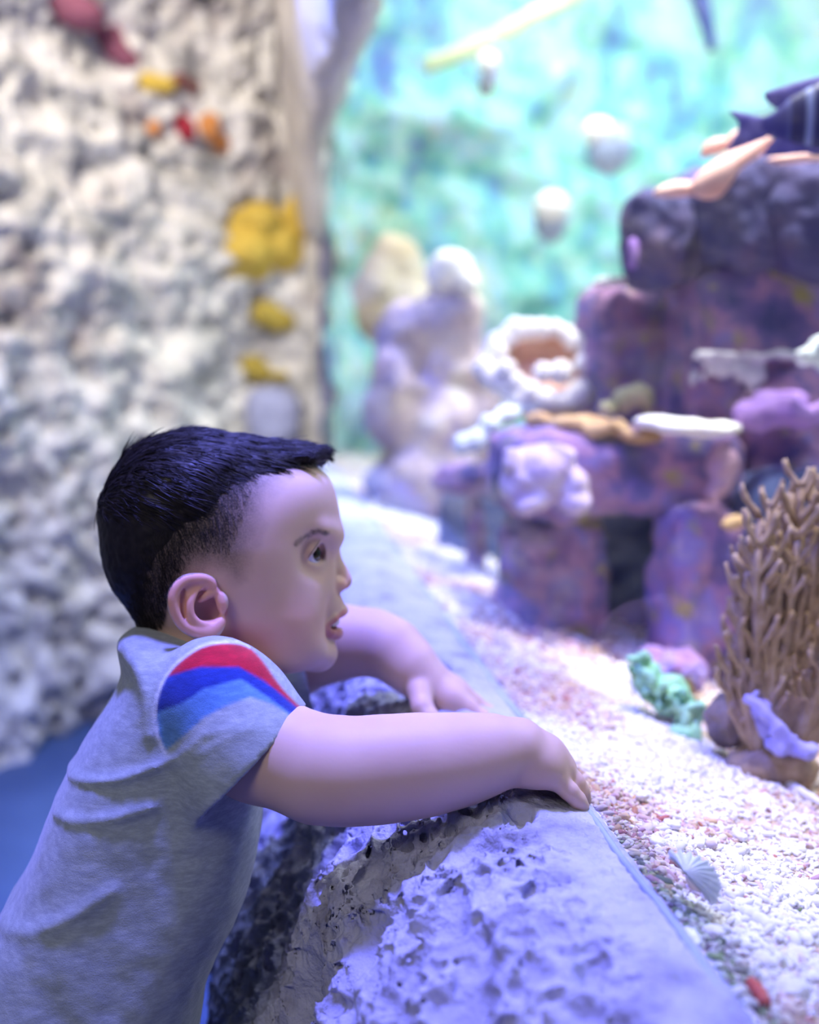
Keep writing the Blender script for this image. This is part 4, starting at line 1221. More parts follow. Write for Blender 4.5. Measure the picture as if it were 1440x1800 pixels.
def soft_sd(xa, za, poly):
    """polygon distance with its medial creases melted away"""
    g = 0.002
    gx = np.arange(xa.min() - 0.06, xa.max() + 0.06, g); gz = np.arange(za.min() - 0.06, za.max() + 0.06, g)
    d = poly_sd(gx[:, None], gz[None, :], poly)
    bl = d.copy()
    for _ in range(26):
        bl = (np.roll(bl, 1, 0) + np.roll(bl, -1, 0) + 2 * bl) / 4
        bl = (np.roll(bl, 1, 1) + np.roll(bl, -1, 1) + 2 * bl) / 4
    t = ss(d, 0.002, 0.016)
    d = d + (bl - d) * t
    fx = np.clip((xa - gx[0]) / g, 0, len(gx) - 1.001); fz = np.clip((za - gz[0]) / g, 0, len(gz) - 1.001)
    i = fx.astype(int); j = fz.astype(int)
    u = (fx - i)[:, None]; v = (fz - j)[None, :]
    return (d[np.ix_(i, j)] * (1 - u) * (1 - v) + d[np.ix_(i + 1, j)] * u * (1 - v) + d[np.ix_(i, j + 1)] * (1 - u) * v + d[np.ix_(i + 1, j + 1)] * u * v)

def head_f(poly, wfun, R=0.074, p=2.3):
    def fn(x, y, z):
        d2 = soft_sd(x[:, 0, 0], z[0, 0, :], poly)
        w = wfun(x[:, 0, 0][:, None], z[0, 0, :][None, :])
        u = np.maximum(1 - d2 / R, 0)[:, None, :]
        v = np.abs(y) / w[:, None, :]
        return ((u ** p + v ** p) ** (1 / p) - 1) * (0.9 * np.minimum(R, w)[:, None, :])
    return fn

def p3(px, py, b):
    q = Q(px, py, b)
    return np.array([q[0], b, q[2]])

bodyvol = Vol(
    axis((-0.36, -0.10, 0.004), (-0.10, -0.045, 0.002), (-0.045, 0.104, 0.00115), (0.104, 0.20, 0.0022), (0.20, 0.285, 0.0014)),
    axis((-0.205, -0.09, 0.0018), (-0.09, 0.0, 0.00115), (0.0, 0.08, 0.002), (0.08, 0.20, 0.0022)),
    axis((-0.86, -0.40, 0.007), (-0.40, -0.21, 0.0028), (-0.21, -0.098, 0.0015), (-0.098, 0.02, 0.00115), (0.02, 0.085, 0.002)))
B = bodyvol
B.put(head_f(FACE, head_w), (-0.11, -0.09, -0.12), (0.11, 0.09, 0.10))
# cheeks, muzzle, chin, brow
for sg in (-1, 1):
    B.ell(p3(494, 1084, sg * 0.032), (0.024, 0.016, 0.028), 0.018)
    B.ell(p3(500, 1142, sg * 0.025), (0.024, 0.015, 0.013), 0.016)
    B.cone(p3(581, 944, sg * 0.012), p3(562, 941, sg * 0.036), 0.0060, 0.0045, 0.014)
B.ell(p3(571, 1072, 0), (0.0150, 0.0175, 0.0140), 0.010)
B.ell(p3(561, 1146, 0), (0.0115, 0.017, 0.0125), 0.010)
# eye sockets and lids
EYE = {}
for sg in (-1, 1):
    ec = p3(536, 975, sg * 0.0290)
    EYE[sg] = ec
    B.ell(ec + np.array([0.0085, sg * 0.0120, 0.000]), (0.0110, 0.0088, 0.0072), 0.018, sub=True)
    B.ell(ec, (0.0131, 0.0131, 0.0128), 0.008)
def eye_cut(ec, sg):
    def fn(x, y, z):
        X, Y, Z = x - ec[0], (y - ec[1]) * sg, z - ec[2]
        az = np.arctan2(Y, X)                     # 0 straight ahead, + towards the temple
        r = np.sqrt(X * X + Y * Y + Z * Z) + 1e-9
        el = np.arcsin(np.clip(Z / r, -1, 1))
        t = np.clip((az + 0.55) / 2.10, 0, 1)      # 0 inner corner .. 1 outer corner
        up = 0.84 * np.maximum(np.sin(math.pi * t ** 0.85), 0) ** 0.8 - 0.30 * t
        lo = -0.42 * np.maximum(np.sin(math.pi * t), 0) ** 0.9 - 0.30 * t
        d = np.maximum(el - up, lo - el) * r
        d = np.maximum(d, (np.abs(az - 0.50) - 1.05) * r)
        return np.maximum(np.maximum(d, 0.0095 - r), (r - 0.0150) * 0.8)
    return fn
for sg in (-1, 1):
    ec = EYE[sg]
    B.put(eye_cut(ec, sg), ec - 0.021, ec + 0.021, 0.0016, sub=True)
    B.ell(ec, (0.0108,) * 3)                       # closed behind the eyeball
    # upper lid fold
    cr = []
    for t in np.linspace(0.05, 1.0, 9):
        az = -0.55 + 2.10 * t
        el = 0.84 * max(0.0, math.sin(math.pi * t ** 0.85)) ** 0.8 - 0.30 * t + 0.16
        cr.append((ec + 0.0131 * np.array([math.cos(el) * math.cos(az), sg * math.cos(el) * math.sin(az), math.sin(el)]), 0.0011))
    B.chain(cr, 0.004)
# nose
B.cone(p3(583, 968, 0), p3(599, 1010, 0), 0.0038, 0.0056, 0.008)
B.cone(p3(597, 1005, 0), p3(604, 1021, 0), 0.0050, 0.0064, 0.005)
for sg in (-1, 1):
    B.ell(p3(595, 1029, sg * 0.0085), (0.0062, 0.0045, 0.0050), 0.004)
    B.ell(p3(605, 1037, sg * 0.0060), (0.0042, 0.0026, 0.0028), 0.0012, sub=True)
# lips
for sg in (-1, 1):
    up = [(601, 1074, 0.0, 0.0042), (598, 1079, 0.007, 0.0040), (586, 1088, 0.0150, 0.0034), (570, 1100, 0.0205, 0.0022)]
    lo = [(591, 1112, 0.0, 0.0046), (588, 1113, 0.007, 0.0045), (580, 1111, 0.0145, 0.0036), (569, 1105, 0.0200, 0.0020)]
    B.chain([(p3(x, y, sg * b), r) for x, y, b, r in up], 0.003)
    B.chain([(p3(x, y, sg * b), r) for x, y, b, r in lo], 0.003)
MOUTHC = p3(591, 1095, 0)
B.ell(MOUTHC, (0.0140, 0.0190, 0.0040), 0.0015, sub=True, rot=[[0.93, 0, 0.36], [0, 1, 0], [-0.36, 0, 0.93]])
B.ell(MOUTHC + np.array([-0.007, 0, 0]), (0.010, 0.013, 0.006), 0.001, sub=True)
# ear
def crm(lst, m=4):
    p = np.array(lst, float); out = []
    q = np.concatenate([[2 * p[0] - p[1]], p, [2 * p[-1] - p[-2]]])
    for i in range(1, len(q) - 2):
        for t in np.linspace(0, 1, m, endpoint=False):
            out.append(0.5 * (2 * q[i] + (q[i + 1] - q[i - 1]) * t + (2 * q[i - 1] - 5 * q[i] + 4 * q[i + 1] - q[i + 2]) * t * t + (3 * q[i] - q[i - 1] - 3 * q[i + 1] + q[i + 2]) * t ** 3))
    out.append(p[-1])
    return out
EARP = smooth_poly([qa(*p, -0.075) for p in [(372, 1018), (355, 1012), (335, 1013), (315, 1020), (302, 1036), (298, 1057), (305, 1082), (319, 1104), (345, 1117), (374, 1117), (392, 1102), (398, 1076), (392, 1052), (384, 1032)]], 1)
def ear_b(a):
    px = 390 + a / S
    return -0.0665 - 0.0125 * np.clip((392 - px) / 95, -0.2, 1.1)
for sg in (-1, 1):
    def plate(x, y, z):
        d2 = poly_sd(x[:, 0, 0][:, None], z[0, 0, :][None, :], EARP)[:, None, :]
        yb = np.abs(y - sg * -ear_b(x)) - 0.0022
        return smin(np.maximum(-d2 + 0.0015, yb), np.maximum(-d2 + 0.0015, yb), 0) - 0.0004
    lo_b, hi_b = sorted((sg * 0.055, sg * 0.088))
    B.put(plate, (-0.045, lo_b, -0.072), (0.008, hi_b, -0.018), 0.004)
    def ep(px, py, out=0.0):
        a, c = qa(px, py, -0.075)
        return np.array([a, sg * (-ear_b(a) + out), c])
    hel = [(366, 1040, -.001, .0022), (372, 1028, .000, .0025), (362, 1019, .001, .0028), (345, 1017, .0018, .0030), (325, 1020, .0022, .0031), (308, 1036, .0022, .0031), (303, 1056, .0020, .0030), (309, 1078, .0014, .0030), (322, 1099, .001, .0031), (344, 1109, .001, .0040), (372, 1108, .0008, .0050), (386, 1094, .000, .0042)]
    B.chain([(ep(x, y, o), r) for x, y, o, r in crm(hel)], 0.0022)
    anti = [(358, 1030, .0, .0018), (343, 1044, .0012, .0026), (334, 1062, .0018, .0030), (336, 1082, .0018, .0030), (350, 1096, .0016, .0030), (366, 1096, .0012, .0028)]
    B.chain([(ep(x, y, o), r) for x, y, o, r in crm(anti)], 0.0022)
    B.ell(ep(364, 1066, 0.002), (0.0095, 0.0058, 0.0100), 0.004, sub=True, rot=[[0.92, 0, 0.38], [0, 1, 0], [-0.38, 0, 0.92]])
    B.ell(ep(376, 1072, 0.000), (0.0050, 0.0065, 0.0060), 0.003, sub=True)
    B.ell(ep(360, 1048, 0.002), (0.0060, 0.0036, 0.0045), 0.0015, sub=True)
    B.chain([(ep(x, y, o), r) for x, y, o, r in crm([(380, 1040, -.001, .0020), (366, 1046, -.0005, .0021), (350, 1056, -.002, .0016)])], 0.002)
    B.ell(ep(322, 1062, 0.0016), (0.0022, 0.0022, 0.0120), 0.001, sub=True)
    B.ell(ep(391, 1060, 0.0006), (0.0042, 0.0040, 0.0070), 0.003)
# neck and trunk (under the shirt)
B.cone(p3(385, 1110, 0), p3(355, 1205, 0), 0.036, 0.036, 0.02)
B.ell(p3(335, 1285, 0), (0.048, 0.092, 0.060), 0.03, rot=[[0.92, 0, -0.38], [0, 1, 0], [0.38, 0, 0.92]])
B.ell(p3(275, 1430, 0), (0.054, 0.084, 0.080), 0.03, rot=[[0.92, 0, -0.38], [0, 1, 0], [0.38, 0, 0.92]])
B.ell(p3(190, 1640, 0), (0.058, 0.086, 0.085), 0.03, rot=[[0.92, 0, -0.38], [0, 1, 0], [0.38, 0, 0.92]])
# arms: (pixel, depth, radius)
def LP(lst):
    return [(L(x, y, D), r) for x, y, D, r in lst]
B.chain(LP([(375, 1235, .765, .032), (455, 1312, .745, .0318), (560, 1352, .728, .0315)]), 0.02)
B.chain(LP([(560, 1352, .728, .0312), (625, 1356, .722, .0302), (690, 1350, .722, .0300), (755, 1343, .724, .0285), (820, 1333, .728, .0252), (870, 1322, .732, .0206), (905, 1318, .735, .0168)]), 0.014)
B.chain(LP([(330, 1260, .955, .033), (480, 1180, .985, .031), (600, 1128, .965, .0285), (655, 1128, .958, .0255)]), 0.015)
B.chain(LP([(655, 1128, .958, .0252), (690, 1142, .952, .0235), (722, 1172, .945, .0205), (747, 1198, .942, .0178)]), 0.012)
# near hand, little finger towards the camera
HND = [((914, 1316, .737, .0150), (950, 1345, .737, .0120), (978, 1369, .737, .0072)),
       ((914, 1312, .744, .0150), (958, 1332, .747, .0118), (988, 1351, .749, .0082)),
       ((912, 1310, .751, .0145), (958, 1328, .758, .0110), (990, 1348, .762, .0084)),
       ((910, 1312, .757, .0140), (952, 1330, .768, .0105), (984, 1350, .775, .0082))]
for m_ in HND:
    B.chain(LP(m_), 0.010)
B.ell(L(934, 1354, .734), (0.016, 0.009, 0.0095), 0.010)
FNG = [((976, 1370, .737, .0070), (1001, 1391, .738, .0062), (1015, 1406, .740, .0057), (1024, 1417, .742, .0049)),
       ((986, 1352, .749, .0075), (1011, 1375, .751, .0066), (1021, 1391, .753, .0061), (1027, 1406, .755, .0053)),
       ((990, 1350, .762, .0078), (1011, 1376, .766, .0068), (1017, 1393, .768, .0062), (1019, 1408, .769, .0054)),
       ((984, 1352, .775, .0076), (1000, 1377, .780, .0066), (1004, 1392, .782, .0060), (1006, 1404, .783, .0052)),
       ((915, 1330, .760, .0090), (925, 1352, .776, .0080), (940, 1366, .790, .0072), (955, 1374, .798, .0060))]
for f_ in FNG:
    B.chain(LP(f_), 0.0022)
# far hand, thumb towards the camera
for m_ in [((752, 1204, .940, .0150), (790, 1228, .934, .0115), (822, 1244, .930, .0085)),
           ((756, 1200, .948, .0150), (796, 1218, .948, .0115), (830, 1235, .947, .0085)),
           ((756, 1198, .956, .0140), (794, 1214, .962, .0105), (828, 1232, .965, .0080)),
           ((754, 1198, .962, .0130), (786, 1214, .974, .0095), (816, 1232, .982, .0074))]:
    B.chain(LP(m_), 0.010)
for f_ in [((822, 1244, .930, .0078), (850, 1262, .927, .0068), (866, 1280, .926, .0056)),
           ((830, 1236, .947, .0080), (860, 1254, .945, .0068), (876, 1270, .944, .0056)),
           ((828, 1233, .965, .0078), (856, 1250, .966, .0066), (872, 1266, .967, .0054)),
           ((816, 1233, .982, .0070), (840, 1248, .985, .0060), (852, 1260, .986, .0050)),
           ((738, 1214, .926, .0110), (742, 1242, .914, .0088), (756, 1262, .908, .0078), (772, 1276, .904, .0062))]:
    B.chain(LP(f_), 0.003)
# legs and feet below the frame
for sg in (-1, 1):
    hip = toL((-0.275, 0.80 + sg * 0.052, 0.45)); kn = toL((-0.245, 0.80 + sg * 0.056, 0.25))
    an = toL((-0.29, 0.80 + sg * 0.056, 0.055)); toe = toL((-0.20, 0.80 + sg * 0.060, 0.030))
    B.chain([(hip, 0.056), (kn, 0.040), (an, 0.030)], 0.03)
    B.cone(an + np.array([-.01, 0, -0.024]), toe, 0.026, 0.022, 0.015)

# where skin shows hair: the traced hairline, positive inside
HAIRLINE = smooth_poly([qa(*p) for p in [
    (640, 700), (600, 800), (577, 829), (556, 822), (530, 826), (507, 845), (487, 865), (472, 892), (461, 925), (450, 955), (440, 985), (430, 1012), (419, 1027),
    (404, 1022), (388, 1008), (360, 1014), (330, 1030), (306, 1060), (300, 1090), (286, 1106), (262, 1120), (236, 1116), (180, 1100), (120, 900), (150, 700)]], 1)

bv, bq = B.mesh(1)
# knock the grid facets off the coarser parts
for _ in range(2):
    sm_ = laplace(bv, bq, 0.5)
    keep = (bv[:, 2] > -0.105) & (bv[:, 0] > -0.05) & (bv[:, 0] < 0.115)
    bv = np.where(keep[:, None], bv, sm_)
A_, B_, C_ = bv[:, 0], bv[:, 1], bv[:, 2]
hd = poly_sd(A_, C_, HAIRLINE) / S
hd = hd + 60 * ss(-(390 + A_ / S), -345, -275) * ss(hd, 0, 12)
head_zone = (C_ > -0.085) & (A_ > -0.12)
nz_ = fbm(bv, 160, 3, 5) * 5
earz = (poly_sd(A_, C_, EARP) / S > -3) & (np.abs(B_) > 0.052) & (A_ > -0.044)
stub = 0.97 * ss(hd + nz_, -8, 72) ** 0.6 * head_zone * ~earz
browline = [qa(*p, -0.03) for p in [(517, 957), (530, 946), (545, 938), (560, 935), (574, 937)]]
bd = seg_dist2(A_, C_, browline) / S
brow = (1 - ss(bd + 2.0 * fbm(bv, 300, 2, 9), 0.5, 8.0)) * 0.55 * (np.abs(B_) > 0.008) * ((A_ > 0.045))
lipline_u = [qa(*p) for p in [(603, 1076), (588, 1088), (568, 1102)]]
lipline_l = [qa(*p) for p in [(594, 1113), (582, 1112), (567, 1105)]]
ld = np.minimum(seg_dist2(A_, C_, lipline_u) / S - 1, seg_dist2(A_, C_, lipline_l) / S - 4)
lips = (1 - ss(ld, 3, 8)) * (np.abs(B_) < 0.0235) * (A_ > 0.07)
mm = ((bv - MOUTHC) / np.array([0.0125, 0.016, 0.0045]))
mouth = (1 - ss((mm ** 2).sum(1), 0.75, 1.1)) * (A_ < MOUTHC[0] + 0.001)
rosy = 0.3 * np.exp(-(((A_ - qa(520, 1085)[0]) / 0.022) ** 2 + ((C_ - qa(520, 1085)[1]) / 0.018) ** 2)) * (np.abs(B_) > 0.02) * (np.abs(B_) < 0.07) + 0.75 * earz
rosy += 0.5 * np.exp(-(((A_ - qa(610, 1026)[0]) / 0.008) ** 2 + ((C_ - qa(610, 1026)[1]) / 0.008) ** 2))
person = mesh_np('person', toW(bv), bq, SKIN, attrs={'stubble': ('FLOAT', stub), 'brow': ('FLOAT', brow), 'lips': ('FLOAT', lips), 'mouth': ('FLOAT', mouth), 'rosy': ('FLOAT', rosy)})
tag(person, 'small boy in grey T-shirt with striped sleeve leaning on the rock ledge', 'person')
del bodyvol, B

# ---------------- eyes
def eye_material():
    m, nt, b = new_mat('eyeball')
    at = N(nt, 'ShaderNodeAttribute', attribute_name='gaze')
    r = ramp(nt, [(0.0, (0.004, 0.003, 0.003)), (0.15, (0.004, 0.003, 0.003)), (0.19, (0.03, 0.014, 0.008)), (0.44, (0.02, 0.010, 0.007)), (0.49, (0.02, 0.015, 0.015)), (0.54, (0.72, 0.70, 0.70))])
    nt.links.new(at.outputs['Fac'], r.inputs['Fac'])
    nt.links.new(r.outputs['Color'], b.inputs['Base Color'])
    b.inputs['Roughness'].default_value = 0.06
    b.inputs['Specular IOR Level'].default_value = 0.3
    b.inputs['Coat Weight'].default_value = 0.15
    return m
EYEM = eye_material()
for sg in (-1, 1):
    d, f = cube_sphere(20)
    az, el = (0.62 if sg < 0 else -0.30), 0.05
    g = np.array([math.cos(el) * math.cos(az), sg * math.cos(el) * math.sin(az), math.sin(el)])
    ang = np.arccos(np.clip(d @ g, -1, 1))
    r = 0.01165 + 0.0008 * (1 - ss(ang, 0.0, 0.55))
    mesh_np('eyeball', toW(EYE[sg] + d * r[:, None]), f, EYEM, parent=person, attrs={'gaze': ('FLOAT', ang)})
HAIRM = None
def hair_material():
    m, nt, b = new_mat('hair')
    tc = N(nt, 'ShaderNodeTexCoord')
    no = N(nt, 'ShaderNodeTexNoise', ins={'Scale': 140, 'Detail': 3})
    nt.links.new(tc.outputs['Object'], no.inputs['Vector'])
    r = ramp(nt, [(0.3, (0.009, 0.007, 0.007)), (0.7, (0.022, 0.017, 0.016))])
    nt.links.new(no.outputs['Fac'], r.inputs['Fac'])
    nt.links.new(r.outputs['Color'], b.inputs['Base Color'])
    b.inputs['Roughness'].default_value = 0.46
    b.inputs['Specular IOR Level'].default_value = 0.22
    return m
HAIRM = hair_material()

def strands(name, roots, paths, rad, mat, parent, sides=3):
    """paths: (m, k, 3) control points; rad: (k,) taper"""
    m, k, _ = paths.shape
    t = np.gradient(paths, axis=1)
    t /= np.linalg.norm(t, axis=2, keepdims=True) + 1e-12
    ref = np.array([0.3, 0.9, 0.3])
    u = np.cross(t, ref); u /= np.linalg.norm(u, axis=2, keepdims=True) + 1e-12
    v = np.cross(t, u)
    ang = np.linspace(0, 2 * math.pi, sides, endpoint=False)
    rr = np.asarray(rad)
    if rr.ndim == 1: rr = rr[None, :, None, None]
    else: rr = rr[:, :, None, None]
    ring = paths[:, :, None, :] + (u[:, :, None, :] * np.cos(ang)[None, None, :, None] + v[:, :, None, :] * np.sin(ang)[None, None, :, None]) * rr
    V = ring.reshape(-1, 3)
    base = (np.arange(m)[:, None, None] * k + np.arange(k - 1)[None, :, None]) * sides
    j = np.arange(sides)[None, None, :]
    jn = (j + 1) % sides
    F = np.stack([base + j, base + jn, base + sides + jn, base + sides + j], -1).reshape(-1, 4)
    o = mesh_np(name, toW(V), F, mat, parent=parent)
    o['kind'] = 'stuff'
    return o

# ---------------- hair
HAIRP = smooth_poly([qa(*p) for p in [
    (246, 1110), (231, 1080), (201, 1042), (186, 1012), (178, 982), (174, 937), (171, 890), (182, 862), (198, 834), (217, 803), (243, 783), (280, 767), (318, 757), (355, 755),
    (390, 761), (430, 766), (471, 772), (512, 776), (548, 783), (572, 796), (577, 812), (572, 832), (540, 850), (480, 1000), (420, 1100), (300, 1125)]], 1)
def hair_w(a, c):
    px, py = pxpy(a, c)
    dh = poly_sd(a + 0 * c, c + 0 * a, HAIRLINE) / S
    t = -0.004 + 0.0056 * ss(dh, 20, 135) + 0.0050 * ss(dh, 60, 150) * ss(-py, -930, -830)
    return head_w(a, c) + t
hv = Vol(axis((-0.105, 0.095, 0.0016)), axis((-0.085, 0.085, 0.0018)), axis((-0.080, 0.095, 0.0016)))
hv.put(head_f(HAIRP, hair_w, R=0.076), (-1, -1, -1), (1, 1, 1))
def mask_fn(x, y, z):
    dh = poly_sd(x[:, 0, 0][:, None], z[0, 0, :][None, :], HAIRLINE)[:, None, :]
    return -(dh - 0.002) + 0 * y
G_ = mask_fn(*[hv.ax[0][:, None, None], hv.ax[1][None, :, None], hv.ax[2][None, None, :]]).astype(np.float32)
hv.F = -smin(-hv.F, -G_, 0.006)
ix = hv.band(0.008)
pp = hv.pts(ix)
hv.F[ix] += 0.0011 * vnoise(pp * np.array([0.35, 1, 1]), 220, 3) * ss(pp[:, 2], 0.0, 0.05) + 0.0006 * vnoise(pp, 300, 8)
hvV, hvQ = hv.mesh(1)
hair = mesh_np('hair', toW(hvV), hvQ, HAIRM, parent=person)
tag(hair, 'short black hair faded at the sides, combed forward into a quiff')
hn = normals(hvV, hvQ)
fwd = np.array([1.0, 0, 0.0])
# combed top strands
outer = (hvV[:, 2] > 0.022) & (hn[:, 2] + 0.4 * np.abs(hn[:, 1]) > 0.15) & (np.linalg.norm(hvV, axis=1) > 0.05)
cand = np.nonzero(outer)[0]
pick = RNG.choice(cand, 5200)
p0 = hvV[pick] - 0.001 * hn[pick]; nn = hn[pick]
k = 7
cen = np.array([-0.045, 0.0, 0.07])              # whorl at the crown
dirv = p0 - cen
dirv[:, 1] *= 0.35
dirv[:, 0] = np.abs(dirv[:, 0]) * 0.6 + 0.05
dirv[:, 2] = dirv[:, 2] * 0.4 - 0.012 * (np.abs(p0[:, 1]) > 0.045)
dirv += RNG.normal(0, 0.008, dirv.shape)
tn = dirv - (dirv * nn).sum(1, keepdims=True) * nn
tn /= np.linalg.norm(tn, axis=1, keepdims=True) + 1e-9
ln = RNG.uniform(0.012, 0.024, len(pick)) * (1 - 0.55 * ss(p0[:, 0], 0.04, 0.075))
tt = np.linspace(0, 1, k)
lift = RNG.uniform(0.0, 0.0018, len(pick))
paths = p0[:, None, :] + tn[:, None, :] * (ln[:, None] * tt)[:, :, None] + nn[:, None, :] * (0.0011 + lift[:, None] * tt - (ln[:, None] ** 2) * (tt ** 2) * 7.0)[:, :, None]
strands('hair_strand', None, paths, np.array([.00030, .00034, .00034, .0003, .00024, .00016, .00005]), HAIRM, hair)
# the quiff over the forehead
mq = 900
bq_ = RNG.uniform(-0.042, 0.042, mq)
st_ = np.array([p3(505 + 45 * RNG.random(), 786 + 14 * RNG.random(), b) for b in bq_])
st_[:, 2] -= 3.2 * bq_ ** 2
en_ = np.array([p3(580 + RNG.normal(0, 7), 794 + RNG.normal(0, 4.5), b) for b in bq_])
en_[:, 0] -= 7.0 * bq_ ** 2; en_[:, 2] -= 3.2 * bq_ ** 2
top_ = (st_ + en_) / 2 + np.array([0, 0, 0.0042])
u_ = tt[None, :, None]
paths = (1 - u_) ** 2 * st_[:, None] + 2 * u_ * (1 - u_) * top_[:, None] + u_ ** 2 * en_[:, None]
strands('quiff_strand', None, paths, np.array([.0004, .00045, .00045, .0004, .00032, .0002, .00005]), HAIRM, hair)
# short hair on the faded side, lying down and forward
bn_ = normals(bv, bq)
cand = np.nonzero((stub > 0.10) & (hd > 40) & (np.linalg.norm(bv - np.array([-0.005, 0, 0.0]), axis=1) > 0.045))[0]
pick = RNG.choice(cand, 16000, p=(0.25 + stub[cand]) / (0.25 + stub[cand]).sum())
p0 = bv[pick]; nn = bn_[pick]
dirv = np.tile(np.array([0.25, 0, -0.8]), (len(pick), 1)) + RNG.normal(0, 0.22, (len(pick), 3))
tn = dirv - (dirv * nn).sum(1, keepdims=True) * nn
tn /= np.linalg.norm(tn, axis=1, keepdims=True) + 1e-9
ln = 0.0012 + 0.0055 * ss(hd[pick], 15, 110)
t3 = np.linspace(0, 1, 4)
paths = p0[:, None, :] + tn[:, None, :] * (ln[:, None] * t3)[:, :, None] + nn[:, None, :] * (ln[:, None] * 0.30 * t3 ** 0.7)[:, :, None]
strands('short_hair_strand', None, paths, np.array([.00011, .00011, .00009, .00003]), HAIRM, hair)
# brow hairs and lashes
browp, lashp = [], []
for sg in (-1, 1):
    cb = np.nonzero((brow > 0.35) & (np.sign(B_) == sg))[0]
    if len(cb):
        pk = RNG.choice(cb, 70)
        d = np.tile(np.array([-0.75, sg * 0.55, 0.35]), (70, 1)) + RNG.normal(0, 0.15, (70, 3))
        n_ = bn_[pk]
        d -= (d * n_).sum(1, keepdims=True) * n_
        d /= np.linalg.norm(d, axis=1, keepdims=True)
        browp.append(bv[pk][:, None] + d[:, None] * (0.0032 * t3)[None, :, None] + n_[:, None] * (0.0004 * t3)[None, :, None])
    for t in np.linspace(0.36, 0.97, 40):
        az = -0.55 + 2.10 * t
        el = 0.84 * max(0.0, math.sin(math.pi * t ** 0.85)) ** 0.8 - 0.30 * t + 0.03
        dr = np.array([math.cos(el) * math.cos(az), sg * math.cos(el) * math.sin(az), math.sin(el)])
        b0 = EYE[sg] + dr * 0.0130
        out = dr + np.array([0.1, 0.12 * sg, -0.25])
        ln_ = 0.0042
        lashp.append(np.array([b0 + out * ln_ * q + np.array([0, 0, 0.0030]) * q * q for q in t3]))
strands('eyebrow', None, np.concatenate(browp), np.array([.00007, .00007, .00006, .00002]), HAIRM, person)
strands('eyelashes', None, np.array(lashp), np.array([.00022, .0002, .00014, .00004]), HAIRM, person)
# teeth
TEETH = plain('tooth_enamel', (0.85, 0.82, 0.78), 0.25)
for i in range(-3, 4):
    a = i * 0.30
    r0 = 0.0125
    c = p3(594, 1088, 0) + np.array([r0 * math.cos(a) - r0, r0 * math.sin(a), -0.0032 * (1 - math.cos(a))])
    Vt, Ft = rock_np((0, 0, 0), (0.0012, 0.0021, 0.0040), p=3.2, amp=0.0, n=5)
    ca, sa = math.cos(a), math.sin(a)
    Vt = Vt @ np.array([[ca, -sa, 0], [sa, ca, 0], [0, 0, 1]]).T + c
    mesh_np('tooth', toW(Vt), Ft, TEETH, parent=person)

TONGUE = plain('tongue', (0.20, 0.035, 0.04), 0.4)
Vt, Ft = rock_np(p3(564, 1104, 0), (0.0120, 0.0140, 0.0050), p=2.2, amp=0.02, n=10)
mesh_np('tongue', toW(Vt), Ft, TONGUE, parent=person)

# ---------------- shirt
SB = -0.055
SHP = smooth_poly([qa(x, y, SB) for x, y in [
    (206, 1120), (198, 1140), (203, 1168), (208, 1192), (196, 1222), (165, 1268), (135, 1318), (110, 1368), (92, 1403), (72, 1450), (48, 1515), (22, 1568), (-8, 1615), (-45, 1700), (-70, 1830), (-80, 1960),
    (335, 1960), (348, 1850), (356, 1800), (364, 1742), (388, 1682), (428, 1612), (450, 1540), (464, 1470), (468, 1405), (470, 1340), (490, 1285), (520, 1250), (515, 1205), (488, 1172), (440, 1158), (380, 1140), (300, 1118), (240, 1106)]], 1)
def shirt_w(a, c):
    px, py = pxpy(a, c)
    return 0.116 + 0.006 * ss(py, 1350, 1800) + 0 * a
FOLDS = [([(88, 1388), (150, 1380), (215, 1368), (275, 1345)], 8, .0042), ([(80, 1452), (150, 1446), (215, 1432), (270, 1415)], 9, .0035), ([(60, 1530), (120, 1560), (200, 1590)], 14, .0025),
         ([(300, 1330), (330, 1400), (300, 1470), (240, 1540)], 12, -.0028), ([(-20, 1660), (60, 1640), (140, 1600), (200, 1560)], 12, .0030), ([(150, 1730), (220, 1680), (300, 1640)], 16, .0028),
         ([(230, 1170), (255, 1230), (262, 1290)], 12, .0040), ([(290, 1340), (320, 1318), (360, 1280), (410, 1262)], 7, .0028), ([(315, 1335), (350, 1312), (400, 1280), (440, 1262)], 7, .0022),
         ([(340, 1420), (300, 1440), (260, 1440)], 14, .0030), ([(420, 1440), (400, 1540), (350, 1640)], 18, .0030), ([(110, 1480), (180, 1510), (260, 1500)], 16, -.0022)]
FOLDS = [FOLDS[q] for q in (0, 1, 4, 6, 7, 8)]
FOLDS = [(np.array([qa(x, y, -0.11) for x, y in p]), w * S, h) for p, w, h in FOLDS]
sv = Vol(axis((-0.33, 0.115, 0.0021)), axis((-0.165, 0.175, 0.0022)), axis((-0.44, -0.045, 0.0021)))
sv.put(head_f(SHP, shirt_w, R=0.058, p=2.6), (-1, -1, -1), (1, 1, 1))
slv = Vol(*sv.ax)
SLV = LP([(372, 1216, .762, .0365), (400, 1246, .754, .0385), (438, 1318, .746, .0430), (468, 1372, .742, .0450)])
slv.chain(SLV, 0.016)
slv.ell(L(390, 1382, .742), (0.022, 0.030, 0.024), 0.018)
SLV2 = [(p * np.array([1, -1, 1]), r) for p, r in LP([(372, 1216, .762, .0365), (400, 1240, .754, .0375)])] + LP([(490, 1200, .985, .040), (525, 1190, .98, .041)])
slv.chain(SLV2, 0.016)
